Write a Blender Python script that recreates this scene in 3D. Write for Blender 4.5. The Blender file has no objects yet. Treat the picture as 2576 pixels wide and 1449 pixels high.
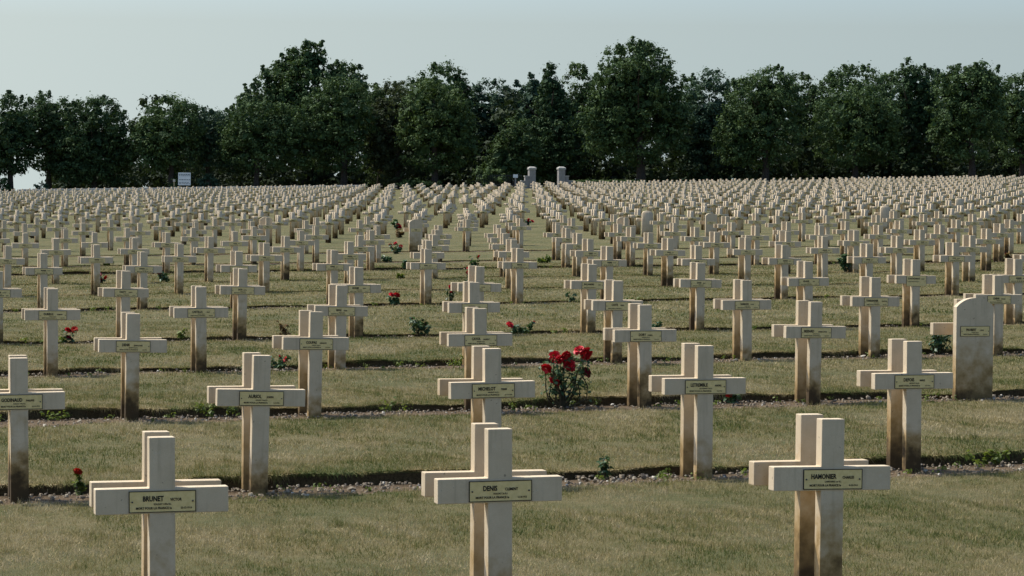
import bpy, bmesh, math, random
import numpy as np
from mathutils import Vector, Matrix

sc = bpy.context.scene
COL = sc.collection
random.seed(7); rng = np.random.default_rng(11)

# ------------------------------------------------------------------ camera
F, PITCH, ROLL, EYE = 7282.0, 0.0358, 0.0100, 2.16      # focal length for a 2576 px wide picture
cam_d = bpy.data.cameras.new('camera'); cam_d.lens = F / 2576 * 36; cam_d.sensor_width = 36
cam_d.clip_start = 0.1; cam_d.clip_end = 30000
cam = bpy.data.objects.new('camera', cam_d); COL.objects.link(cam)
cam.matrix_world = (Matrix.Translation((0, 0, EYE)) @ Matrix.Rotation(math.pi/2 - PITCH, 4, 'X')
                    @ Matrix.Rotation(ROLL, 4, 'Z'))
sc.camera = cam

# ------------------------------------------------------------------ sky and sun
PHI = 0.2682                                            # the rows run at this angle to the picture plane
SUN_AZ = PHI + math.radians(40)                         # sun stands behind the crosses, to the left of the view axis
SUN_EL = math.radians(53)
sd = Vector((-math.sin(SUN_AZ)*math.cos(SUN_EL), math.cos(SUN_AZ)*math.cos(SUN_EL), math.sin(SUN_EL)))
w = bpy.data.worlds.new('World'); sc.world = w; w.use_nodes = True
nt = w.node_tree; nt.nodes.clear()
wo = nt.nodes.new('ShaderNodeOutputWorld'); bg = nt.nodes.new('ShaderNodeBackground')
sky = nt.nodes.new('ShaderNodeTexSky'); sky.sky_type = 'NISHITA'; sky.sun_disc = False
sky.sun_elevation = SUN_EL; sky.sun_rotation = -SUN_AZ
sky.air_density = 1.0; sky.dust_density = 3.0; sky.ozone_density = 1.3; sky.altitude = 0
tc = nt.nodes.new('ShaderNodeTexCoord'); sep = nt.nodes.new('ShaderNodeSeparateXYZ')
mx = nt.nodes.new('ShaderNodeMath'); mx.operation = 'MAXIMUM'; mx.inputs[1].default_value = 0.055
cmb = nt.nodes.new('ShaderNodeCombineXYZ')
nt.links.new(tc.outputs['Generated'], sep.inputs[0])
nt.links.new(sep.outputs[0], cmb.inputs[0]); nt.links.new(sep.outputs[1], cmb.inputs[1])
nt.links.new(sep.outputs[2], mx.inputs[0]); nt.links.new(mx.outputs[0], cmb.inputs[2])
nt.links.new(cmb.outputs[0], sky.inputs[0])
tint = nt.nodes.new('ShaderNodeMix'); tint.data_type = 'RGBA'; tint.blend_type = 'MULTIPLY'
tint.inputs['Factor'].default_value = 1.0
tint.inputs['B'].default_value = (0.80, 0.93, 1.085, 1)
nt.links.new(sky.outputs[0], tint.inputs['A'])
nt.links.new(tint.outputs['Result'], bg.inputs[0]); bg.inputs[1].default_value = 0.135
nt.links.new(bg.outputs[0], wo.inputs[0])
sl = bpy.data.lights.new('sun', 'SUN'); sl.energy = 4.3; sl.angle = math.radians(0.6); sl.color = (1.0, 0.96, 0.90)
so = bpy.data.objects.new('sun', sl); COL.objects.link(so)
so.rotation_euler = (-sd).to_track_quat('-Z', 'Y').to_euler()
sc.view_settings.view_transform = 'Standard'; sc.view_settings.look = 'None'
sc.view_settings.exposure = 0.40; sc.view_settings.gamma = 1.0; sc.view_settings.use_curve_mapping = False

# ------------------------------------------------------------------ layout of the place
A, P, GAP = 1.6601, 6.478, 3.27         # cross spacing, row spacing, extra path after each block of five rows
X0, Z0 = -0.028, 13.948
CS, SN = math.cos(PHI), math.sin(PHI)
def row_v(r): return P*r + GAP*(r//5)
def uv2xy(u, v): return X0 + u*CS - v*SN, Z0 + u*SN + v*CS
def xy2uv(x, y): return (x-X0)*CS + (y-Z0)*SN, -(x-X0)*SN + (y-Z0)*CS
def g(x, y):
    """height of the land: a gentle side slope, rising away from the viewer, falling off behind the wood"""
    x = np.asarray(x, float); y = np.asarray(y, float)
    yc = np.clip(y, 0, 400)
    gx = 0.0136 + 0.0090*np.clip(yc/345, 0, 1)
    z = gx*np.clip(x, -160, 200) + 1.17e-5*yc*yc + 0.03*np.clip((yc-25)/30, 0, 1) + 0.13*np.clip((yc-80)/70, 0, 1)
    d = np.clip(y-415, 0, None)
    return z - 62*(1-np.exp(-d/420.0))
def px2xy(x, y, Y):
    """world X, Z of picture point (2576 wide) at depth Y"""
    dx, dy = x-1288, y-724.5
    cr, sr = math.cos(ROLL), math.sin(ROLL)
    a, b = (dx*cr+dy*sr)/F, -(-dx*sr+dy*cr)/F
    c, s = math.cos(PITCH), math.sin(PITCH)
    # ray: right a, up b, forward 1
    fy = c + b*s; fz = -s + b*c
    t = Y/fy
    return a*t, EYE + fz*t
def w2px(X, Y, Z):
    Zr = Z-EYE; c, s = math.cos(PITCH), math.sin(PITCH)
    d = Y*c - Zr*s; up = Zr*c + Y*s
    x, y = F*X/d, -F*up/d
    cr, sr = math.cos(ROLL), math.sin(ROLL)
    return 1288 + x*cr - y*sr, 724.5 + x*sr + y*cr

# ------------------------------------------------------------------ helpers
def tag(o, label=None, cat=None, group=None, kind=None):
    if label: o['label'] = label
    if cat: o['category'] = cat
    if group: o['group'] = group
    if kind: o['kind'] = kind
    return o
def mk(name, me, mats=None, parent=None, loc=None, rz=0):
    o = bpy.data.objects.new(name, me); COL.objects.link(o)
    if mats and me is not None and len(me.materials) == 0:
        for m in (mats if isinstance(mats, (list, tuple)) else [mats]): me.materials.append(m)
    if parent: o.parent = parent
    if loc is not None: o.location = loc
    o.rotation_euler = (0, 0, rz)
    return o
def np_mesh(name, verts, faces_list, matidx=None, smooth=False):
    """verts (n,3); faces_list = list of (m,k) int arrays"""
    me = bpy.data.meshes.new(name)
    verts = np.asarray(verts, np.float32)
    me.vertices.add(len(verts)); me.vertices.foreach_set('co', verts.ravel())
    loops = np.concatenate([f.ravel() for f in faces_list]).astype(np.int32)
    sizes = np.concatenate([np.full(len(f), f.shape[1]) for f in faces_list]).astype(np.int32)
    starts = np.concatenate([[0], np.cumsum(sizes)[:-1]]).astype(np.int32)
    me.loops.add(len(loops)); me.loops.foreach_set('vertex_index', loops)
    me.polygons.add(len(sizes)); me.polygons.foreach_set('loop_start', starts)
    if matidx is not None: me.polygons.foreach_set('material_index', np.asarray(matidx, np.int32))
    if smooth: me.polygons.foreach_set('use_smooth', np.ones(len(sizes), bool))
    me.update(calc_edges=True)
    return me
def fattr(me, name, arr):
    at = me.attributes.new(name, 'FLOAT', 'POINT'); at.data.foreach_set('value', np.asarray(arr, np.float32))
def bm_mesh(name, bm):
    me = bpy.data.meshes.new(name); bm.to_mesh(me); bm.free(); return me
def bm_box(bm, x0, x1, y0, y1, z0, z1):
    vs = [bm.verts.new(p) for p in ((x0,y0,z0),(x1,y0,z0),(x1,y1,z0),(x0,y1,z0),(x0,y0,z1),(x1,y0,z1),(x1,y1,z1),(x0,y1,z1))]
    for f in ((0,3,2,1),(4,5,6,7),(0,1,5,4),(1,2,6,5),(2,3,7,6),(3,0,4,7)): bm.faces.new([vs[i] for i in f])
    return vs
def bm_tube(bm, pts, rads, n=6):
    rings = []
    for i, p in enumerate(pts):
        p = Vector(p); d = (Vector(pts[min(i+1, len(pts)-1)]) - Vector(pts[max(i-1, 0)])).normalized()
        a = d.orthogonal().normalized(); b = d.cross(a)
        rings.append([bm.verts.new(p + (a*math.cos(t) + b*math.sin(t))*rads[i]) for t in [2*math.pi*k/n for k in range(n)]])
    for i in range(len(rings)-1):
        for k in range(n):
            bm.faces.new((rings[i][k], rings[i][(k+1) % n], rings[i+1][(k+1) % n], rings[i+1][k]))
    bm.faces.new(rings[-1]); bm.faces.new(rings[0][::-1])

# ------------------------------------------------------------------ materials
class NB:
    def __init__(self, name):
        self.m = bpy.data.materials.new(name); self.m.use_nodes = True
        self.t = self.m.node_tree; self.bsdf = self.t.nodes['Principled BSDF']; self.out = self.t.nodes['Material Output']
    def n(self, typ, **kw):
        nd = self.t.nodes.new(typ)
        for k, v in kw.items(): setattr(nd, k, v)
        return nd
    def l(self, a, b): self.t.links.new(a, b)
    def noise(self, scale, detail=3, rough=.55, vec=None):
        nd = self.n('ShaderNodeTexNoise'); nd.inputs['Scale'].default_value = scale
        nd.inputs['Detail'].default_value = detail; nd.inputs['Roughness'].default_value = rough
        if vec is not None: self.l(vec, nd.inputs['Vector'])
        return nd
    def ramp(self, fac, stops):
        nd = self.n('ShaderNodeValToRGB'); e = nd.color_ramp.elements
        while len(e) < len(stops): e.new(0.5)
        for el, (p, c) in zip(e, stops):
            el.position = p; el.color = (*c, 1) if len(c) == 3 else c
        self.l(fac, nd.inputs[0]); return nd
    def mix(self, fac, a, b, bt='MIX'):
        nd = self.n('ShaderNodeMix', data_type='RGBA', blend_type=bt)
        for k, v in (('Factor', fac), ('A', a), ('B', b)):
            if isinstance(v, (float, int)): nd.inputs[k].default_value = v
            elif isinstance(v, tuple): nd.inputs[k].default_value = (*v, 1)
            else: self.l(v, nd.inputs[k])
        return nd.outputs['Result']
    def math(self, op, a, b=0.0, clamp=False):
        nd = self.n('ShaderNodeMath', operation=op, use_clamp=clamp)
        for i, v in enumerate((a, b)):
            if isinstance(v, (float, int)): nd.inputs[i].default_value = v
            else: self.l(v, nd.inputs[i])
        return nd.outputs[0]
    def maprange(self, v, a, b, c=0., d=1., smooth=True):
        nd = self.n('ShaderNodeMapRange'); nd.interpolation_type = 'SMOOTHSTEP' if smooth else 'LINEAR'
        self.l(v, nd.inputs[0])
        for i, x in enumerate((a, b, c, d)): nd.inputs[i+1].default_value = x
        return nd.outputs[0]
    def attr(self, name): return self.n('ShaderNodeAttribute', attribute_name=name).outputs['Fac']
    def coord(self, which='Object'): return self.n('ShaderNodeTexCoord').outputs[which]
    def geo(self): return self.n('ShaderNodeNewGeometry')
    def bump(self, h, strength, dist=0.01):
        nd = self.n('ShaderNodeBump'); nd.inputs['Strength'].default_value = strength; nd.inputs['Distance'].default_value = dist
        self.l(h, nd.inputs['Height']); self.l(nd.outputs[0], self.bsdf.inputs['Normal'])
    def done(self, col, rough=.9, spec=.2):
        if isinstance(col, tuple): self.bsdf.inputs['Base Color'].default_value = (*col, 1)
        else: self.l(col, self.bsdf.inputs['Base Color'])
        self.bsdf.inputs['Roughness'].default_value = rough
        self.bsdf.inputs['Specular IOR Level'].default_value = spec
        return self.m

def mat_concrete():
    b = NB('cast_concrete'); pos = b.geo().outputs['Position']
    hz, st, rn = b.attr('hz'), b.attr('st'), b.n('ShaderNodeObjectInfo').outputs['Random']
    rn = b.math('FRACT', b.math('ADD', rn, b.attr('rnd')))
    fine = b.noise(260, 2, .6, pos).outputs[0]; big = b.noise(9, 4, .6, pos).outputs[0]; low = b.noise(2.2, 2, .5, pos).outputs[0]
    base = b.ramp(big, [(.25, (.555, .442, .292)), (.75, (.680, .552, .378))]).outputs[0]
    base = b.mix(b.maprange(fine, .25, .75, 0, .35), base, (.44, .345, .215), 'MIX')
    base = b.mix(b.math('MULTIPLY', rn, .16), base, (.50, .385, .235))
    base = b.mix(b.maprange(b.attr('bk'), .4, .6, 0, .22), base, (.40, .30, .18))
    # rain streaks down the faces and pale lichen blotches
    mp = b.n('ShaderNodeMapping'); mp.inputs['Scale'].default_value = (22, 22, 1.6); b.l(pos, mp.inputs[0])
    stk = b.noise(1.0, 3, .6, mp.outputs[0]).outputs[0]
    base = b.mix(b.maprange(stk, .52, .72, 0, .30), base, (.30, .235, .15))
    base = b.mix(b.maprange(b.noise(19, 2, .5, pos).outputs[0], .66, .76, 0, .35), base, (.60, .54, .40))
    # earth splashed and wicked up from the bed: tan above, dark with algae at the foot, ragged in outline
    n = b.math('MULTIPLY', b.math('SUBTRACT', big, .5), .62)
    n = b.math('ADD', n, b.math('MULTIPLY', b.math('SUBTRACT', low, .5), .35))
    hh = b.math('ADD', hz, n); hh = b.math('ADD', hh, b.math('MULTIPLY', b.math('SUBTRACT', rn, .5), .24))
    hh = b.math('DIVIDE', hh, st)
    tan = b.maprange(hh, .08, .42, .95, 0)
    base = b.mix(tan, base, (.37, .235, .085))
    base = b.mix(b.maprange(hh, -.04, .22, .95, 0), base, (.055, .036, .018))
    # a few small black and rusty specks
    sp = b.noise(38, 1, .5, pos).outputs[0]
    base = b.mix(b.maprange(sp, .74, .80, 0, .55), base, (.09, .07, .05))
    b.bump(fine, .25, .004)
    return b.done(base, .92, .15)
def simple(name, col, rough=.8, spec=.2, var=.25, scale=12., coord='Object'):
    b = NB(name); n = b.noise(scale, 3, .6, b.coord(coord)).outputs[0]
    c2 = tuple(c*(1-var) for c in col); c1 = tuple(min(1, c*(1+var)) for c in col)
    return b.done(b.ramp(n, [(.3, c2), (.7, c1)]).outputs[0], rough, spec)
def mat_plaque():
    b = NB('cream_enamel'); pos = b.geo().outputs['Position']
    n = b.noise(40, 3, .6, pos).outputs[0]
    c = b.ramp(n, [(.3, (.66, .50, .20)), (.7, (.78, .60, .27))]).outputs[0]
    return b.done(c, .45, .4)
def mat_lawn():
    b = NB('dry_mown_grass'); pos = b.geo().outputs['Position']
    p1 = b.noise(.55, 4, .6, pos).outputs[0]; p2 = b.noise(5, 4, .65, pos).outputs[0]; p3 = b.noise(70, 3, .7, pos).outputs[0]
    f = b.math('ADD', b.math('MULTIPLY', p1, .45), b.math('MULTIPLY', p2, .35)); f = b.math('ADD', f, b.math('MULTIPLY', p3, .3))
    c = b.ramp(f, [(.36, (.050, .062, .020)), (.50, (.090, .088, .033)), (.62, (.138, .116, .050)), (.72, (.172, .138, .068))]).outputs[0]
    b.bump(p3, .8, .03)
    return b.done(c, .95, .1)
def mat_blade():
    b = NB('grass_blades'); rn, pt = b.attr('rnd'), b.attr('pat')
    f = b.math('ADD', b.math('MULTIPLY', rn, .62), b.math('MULTIPLY', pt, .6))
    c = b.ramp(f, [(.22, (.066, .096, .022)), (.40, (.140, .142, .040)), (.55, (.235, .196, .074)), (.76, (.345, .272, .130)), (1.0, (.46, .375, .215))]).outputs[0]
    m = b.done(c, .8, .15)
    tr = b.n('ShaderNodeBsdfTranslucent'); b.l(c, tr.inputs[0])
    ms = b.n('ShaderNodeMixShader'); ms.inputs[0].default_value = .3
    b.l(b.bsdf.outputs[0], ms.inputs[1]); b.l(tr.outputs[0], ms.inputs[2]); b.l(ms.outputs[0], b.out.inputs[0])
    return m
def mat_soil():
    b = NB('bed_soil'); pos = b.geo().outputs['Position']
    n = b.noise(14, 5, .7, pos).outputs[0]; n2 = b.noise(90, 3, .7, pos).outputs[0]
    c = b.ramp(n, [(.3, (.070, .046, .024)), (.7, (.185, .130, .075))]).outputs[0]
    c = b.mix(b.maprange(n2, .5, .7, 0, .5), c, (.20, .16, .11))
    b.bump(n2, .9, .02)
    return b.done(c, .95, .1)
def mat_turf_edge():
    b = NB('turf_edge'); pos = b.geo().outputs['Position']
    n = b.noise(60, 4, .7, pos).outputs[0]
    return b.done(b.ramp(n, [(.3, (.022, .016, .008)), (.7, (.085, .062, .030))]).outputs[0], .95, .05)
def mat_stone():
    b = NB('flint'); rn = b.n('ShaderNodeObjectInfo').outputs['Random']; rn = b.math('FRACT', b.math('ADD', rn, b.attr('rnd')))
    n = b.noise(60, 3, .6, b.geo().outputs['Position']).outputs[0]
    c = b.ramp(rn, [(.0, (.055, .052, .046)), (.25, (.10, .072, .038)), (.60, (.140, .102, .056)), (.88, (.19, .148, .090)), (.96, (.32, .28, .20)), (1., (.58, .54, .45))]).outputs[0]
    c = b.mix(b.maprange(n, .4, .7, 0, .5), c, (.22, .16, .10))
    return b.done(c, .7, .35)
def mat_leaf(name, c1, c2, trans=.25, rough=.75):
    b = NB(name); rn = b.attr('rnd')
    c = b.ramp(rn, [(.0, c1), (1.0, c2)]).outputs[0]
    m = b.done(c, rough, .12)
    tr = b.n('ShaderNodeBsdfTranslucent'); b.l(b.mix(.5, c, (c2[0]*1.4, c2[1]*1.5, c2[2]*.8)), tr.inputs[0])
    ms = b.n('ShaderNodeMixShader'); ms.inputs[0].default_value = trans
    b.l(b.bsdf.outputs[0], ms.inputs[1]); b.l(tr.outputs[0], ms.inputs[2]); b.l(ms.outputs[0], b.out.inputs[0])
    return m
def mat_bark():
    b = NB('bark'); n = b.noise(6, 4, .7, b.coord()).outputs[0]
    b.bump(n, .6, .05)
    return b.done(b.ramp(n, [(.3, (.028, .022, .017)), (.7, (.085, .070, .055))]).outputs[0], .95, .1)
M = dict(conc=mat_concrete(), plaque=mat_plaque(), ink=simple('black_paint', (.014, .013, .012), .6, .2), lawn=mat_lawn(), blade=mat_blade(),
         soil=mat_soil(), edge=mat_turf_edge(), stone=mat_stone(), bark=mat_bark(),
         rivet=simple('dull_rivet', (.05, .04, .035), .5, .4),
         petal=simple('red_petal', (.56, .012, .020), .55, .3, .45, 40), petal2=simple('orange_red_petal', (.52, .030, .012), .55, .3, .35, 40),
         petald=simple('dark_red_petal', (.27, .008, .030), .55, .3, .4, 40),
         cane=simple('rose_cane', (.055, .045, .022), .8, .2, .4, 20),
         roseleaf=mat_leaf('rose_leaf', (.030, .066, .028), (.085, .140, .058), .18, .42),
         weedleaf=mat_leaf('young_leaf', (.06, .095, .015), (.16, .19, .035), .3, .5),
         dryleaf=mat_leaf('dry_leaf', (.085, .055, .022), (.20, .125, .050), .2, .7),
         gate=simple('pale_gate_stone', (.27, .25, .225), .9, .15, .15, 3), gatecap=simple('pale_cap_stone', (.42, .395, .34), .9, .15, .12, 3),
         wallst=simple('low_wall_stone', (.50, .47, .40), .9, .15, .15, 2), board=simple('white_sign_board', (.62, .66, .66), .5, .4, .06, 3),
         grey=simple('grey_print', (.20, .23, .24), .7, .2, .1), iron=simple('dark_iron', (.03, .033, .035), .5, .4),
         timber=simple('pale_timber', (.30, .25, .15), .8, .2))

# ------------------------------------------------------------------ ground, with the beds cut into it
BED = {0: (.25, .52, .055), 1: (.25, .52, .060), 2: (.26, .50, .058), 3: (.24, .48, .046), 4: (.10, .45, .026), 5: (.10, .45, .020),
       6: (.03, .40, .006), 7: (.03, .40, .006), 8: (.14, .47, .042), 9: (.05, .42, .010), 10: (.05, .42, .010)}
def edge_noise(u, r, k):
    s = r*3.7 + k*1.9
    return (.045*np.sin(u*.83+1.7*s) + .034*np.sin(u*1.7+s) + .028*np.sin(u*4.3+2*s) + .022*np.sin(u*9.1+3.1*s) + .018*np.sin(u*17.7+1.3*s) + .014*np.sin(u*29+s))
def bed_lines(u, r):
    wf, wb, st = BED[r]
    amp = 1.0 if r in (1, 2, 3, 8) else .8
    return row_v(r) - wf + amp*edge_noise(u, r, 0), row_v(r) + wb + .7*amp*edge_noise(u, r, 1), st*(1 + .35*np.sin(u*1.1+r) + .2*np.sin(u*3.9+2*r))
def lawn_saw(u, v):
    """extra height of the turf: it stands proud of the bed behind it and runs level to the next one"""
    u = np.asarray(u, float); v = np.asarray(v, float); z = np.zeros(np.broadcast(u, v).shape)
    for r in BED:
        vf, vb, st = bed_lines(u, r)
        d = v - vb
        z = np.where((d >= -1e-6) & (d < 5.4), np.maximum(st, 0)*np.clip(1 - d/5.0, 0, 1)**1.3, z)
    return z
def bumps(x, y): return .006*np.sin(x*2.3+y*1.1) + .005*np.sin(x*1.1-y*3.1+1) + .003*np.sin(6.1*x+y*5.3)
U0, U1, V0, V1 = -12., 36., -15., 78.
NROWS = sorted(BED)
def build_ground():
    us = np.linspace(U0, U1, 801); nu = len(us)
    lines, zmode, mats = [], [], []         # each line: v(u), z offset(u)
    def add(v, z, m): lines.append(np.broadcast_to(v, us.shape)); zmode.append(np.broadcast_to(z, us.shape)); mats.append(m)
    add(V0, 0, 0); add(-10, 0, 0); add(-5, 0, 0); add(-2, 0, 0)
    for i, r in enumerate(NROWS):
        vf, vb, st = bed_lines(us, r)
        vend = bed_lines(us, NROWS[i+1])[0] if i+1 < len(NROWS) else np.full(nu, V1)
        add(vf, 0, 0)                        # material index of the strip that ENDS at this line
        k1, k2 = (0, 0) if r in (6, 7) else (1, 2)
        fl = .15 if r in (6, 7, 9, 10) else 1.
        add(vf+.035, -.012*fl, k1); add((vf+vb)/2, (-.010+.006*np.sin(us*5+r))*fl, k1); add(vb-.03, -.018*fl, k1)
        add(vb-.004, np.maximum(st, 0)*.75, k2); add(vb+.02, np.maximum(st, 0), 0)
        for t in (.05, .12, .25, .45, .7, .9):
            v = vb + (vend-vb)*t; add(v, lawn_saw(us, v), 0)
    add(V1, 0, 0)
    L = np.array(lines); Zs = np.array(zmode); nl = len(L)
    X, Y = uv2xy(us[None, :], L)
    Z = g(X, Y) + Zs + bumps(X, Y)*(np.abs(Zs) >= 0)
    Z[-1] = g(X[-1], Y[-1]); Z[0] = g(X[0], Y[0]); Z[:, 0] = g(X[:, 0], Y[:, 0]); Z[:, -1] = g(X[:, -1], Y[:, -1])
    V = np.stack([X, Y, Z], -1).reshape(-1, 3)
    idx = np.arange(nl*nu).reshape(nl, nu)
    Fq = np.stack([idx[:-1, :-1], idx[:-1, 1:], idx[1:, 1:], idx[1:, :-1]], -1).reshape(-1, 4)
    mi = np.repeat(np.array(mats[1:]), nu-1)
    # the land all round
    ul = np.concatenate([[-14000, -6000, -2500, -1200, -600, -300, -200, -140, -100, -70, -50, -35, -22], np.linspace(U0, U1, 25),
                         [45, 60, 80, 100, 130, 170, 220, 300, 450, 800, 1600, 4000, 14000]])
    vl = np.concatenate([[-9000, -3000, -1000, -400, -150, -60, -30], np.linspace(V0, V1, 32), np.arange(88, 460, 10.),
                         [480, 520, 580, 660, 760, 900, 1100, 1400, 1900, 2600, 4000, 7000, 12000]])
    UU, VV = np.meshgrid(ul, vl); X, Y = uv2xy(UU, VV); Z = g(X, Y)
    V2 = np.stack([X, Y, Z], -1).reshape(-1, 3); k0 = len(V)
    id2 = np.arange(UU.size).reshape(UU.shape) + k0
    keep = ~((UU[:-1, :-1] >= U0-1e-6) & (UU[:-1, 1:] <= U1+1e-6) & (VV[:-1, :-1] >= V0-1e-6) & (VV[1:, :-1] <= V1+1e-6))
    F2 = np.stack([id2[:-1, :-1], id2[:-1, 1:], id2[1:, 1:], id2[1:, :-1]], -1)[keep]
    me = np_mesh('ground', np.concatenate([V, V2]), [np.concatenate([Fq, F2])], np.concatenate([mi, np.zeros(len(F2), int)]), True)
    for m in (M['lawn'], M['soil'], M['edge']): me.materials.append(m)
    o = mk('ground', me); tag(o, 'flat dry lawn of the cemetery with gravel planting beds', kind='structure')
    return o
ground = build_ground()
# make the turf edges crisp
_me = ground.data
_sm = np.ones(len(_me.polygons), bool); _mi = np.zeros(len(_me.polygons), np.int32); _me.polygons.foreach_get('material_index', _mi)
_sm[_mi == 2] = False; _me.polygons.foreach_set('use_smooth', _sm)

# ------------------------------------------------------------------ grave crosses
W, H, T, BAR, TOPH, UPW, BACK = .624, .98, .077, .120, .237, .1215, .304
SINK = .16
def cross_bm(bevel=True):
    bm = bmesh.new(); a, b = UPW/2, W/2; zt = H; zb1 = H-TOPH; zb0 = zb1-BAR
    prof = [(-a, -SINK), (a, -SINK), (a, zb0), (b, zb0), (b, zb1), (a, zb1), (a, zt), (-a, zt), (-a, zb1), (-b, zb1), (-b, zb0), (-a, zb0)]
    # extra points up the shaft so that the stain heights interpolate
    f = bm.faces.new([bm.verts.new((x, -T/2, z)) for x, z in prof])
    r = bmesh.ops.extrude_face_region(bm, geom=[f])
    bmesh.ops.translate(bm, verts=[v for v in r['geom'] if isinstance(v, bmesh.types.BMVert)], vec=(0, T, 0))
    bmesh.ops.recalc_face_normals(bm, faces=bm.faces)
    if bevel:
        bmesh.ops.bevel(bm, geom=[e for e in bm.edges], offset=.0045, segments=2, profile=.6, affect='EDGES')
    return bm
def with_attrs(me, st, rnd=0.0, bk=0):
    co = np.zeros(len(me.vertices)*3, np.float32); me.vertices.foreach_get('co', co)
    fattr(me, 'hz', co.reshape(-1, 3)[:, 2]); fattr(me, 'st', np.full(len(me.vertices), st)); fattr(me, 'bk', np.full(len(me.vertices), float(bk))); fattr(me, 'rnd', np.full(len(me.vertices), rnd))
    return me
def stele_bm(bevel=True):
    bm = bmesh.new(); hw, hs, ht = .200, .915, 1.005; pts = [(-hw, -SINK), (hw, -SINK), (hw, hs)]
    R = (hw*hw + (ht-hs)**2)/(2*(ht-hs)); a0 = math.asin(hw/R)
    for k in range(1, 14):
        t = a0 - 2*a0*k/14; pts.append((R*math.sin(t), ht - R + R*math.cos(t)))
    pts.append((-hw, hs))
    f = bm.faces.new([bm.verts.new((x, -T/2, z)) for x, z in pts])
    r = bmesh.ops.extrude_face_region(bm, geom=[f])
    bmesh.ops.translate(bm, verts=[v for v in r['geom'] if isinstance(v, bmesh.types.BMVert)], vec=(0, T, 0))
    bmesh.ops.recalc_face_normals(bm, faces=bm.faces)
    return bm
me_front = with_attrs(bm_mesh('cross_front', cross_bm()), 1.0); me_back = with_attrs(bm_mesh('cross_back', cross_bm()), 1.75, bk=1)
me_stele = with_attrs(bm_mesh('stele', stele_bm()), 1.5); me_stele_b = with_attrs(bm_mesh('stele_back', stele_bm()), 1.5)
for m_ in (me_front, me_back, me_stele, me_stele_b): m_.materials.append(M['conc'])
PW, PH = .308, .094
def plaque_mesh(h):
    bm = bmesh.new(); bm_box(bm, -PW/2, PW/2, -.004, .001, -h/2, h/2); me = bm_mesh('plaque', bm); me.materials.append(M['plaque']); return me
def border_mesh(h):
    bm = bmesh.new(); t = .0032
    bm_box(bm, -PW/2-t, PW/2+t, -.0055, .001, h/2, h/2+t); bm_box(bm, -PW/2-t, PW/2+t, -.0055, .001, -h/2-t, -h/2)
    bm_box(bm, -PW/2-t, -PW/2, -.0055, .001, -h/2, h/2); bm_box(bm, PW/2, PW/2+t, -.0055, .001, -h/2, h/2)
    me = bm_mesh('plaque_border', bm); me.materials.append(M['ink']); return me
def rivet_mesh():
    bm = bmesh.new(); bm_tube(bm, [(0, .001, 0), (0, -.006, 0), (0, -.0075, 0)], [.0042, .0042, .0025], 8)
    me = bm_mesh('rivet', bm); me.materials.append(M['rivet']); return me
ME_P, ME_B, ME_P2, ME_B2, ME_R = plaque_mesh(PH), border_mesh(PH), plaque_mesh(.15), border_mesh(.15), rivet_mesh()
def worn_lettering(seed):
    """rows of small black strokes, too worn and small to read"""
    rd = random.Random(seed); bm = bmesh.new(); y = -.0052
    x = -.065 + rd.uniform(-.02, .02); end = x + rd.uniform(.06, .09)
    while x < end: wd = rd.uniform(.008, .011); bm_box(bm, x, x+wd, y, y+.003, .004, .026); x += wd+.0035
    x += .018; end = x + rd.uniform(.035, .055)
    while x < end: wd = rd.uniform(.006, .009); bm_box(bm, x, x+wd, y, y+.003, .005, .015); x += wd+.003
    x = -.03
    while x < .035: wd = rd.uniform(.008, .016); bm_box(bm, x, x+wd, y, y+.003, -.012, -.005); x += wd+.005
    x = -.12
    while x < .06: wd = rd.uniform(.018, .034); bm_box(bm, x, x+wd, y, y+.003, -.034, -.024); x += wd+.008
    bm_box(bm, .095, .130, y, y+.003, -.033, -.026)
    me = bm_mesh('lettering', bm); me.materials.append(M['ink']); return me
WORN = [worn_lettering(s) for s in range(6)]
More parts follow.
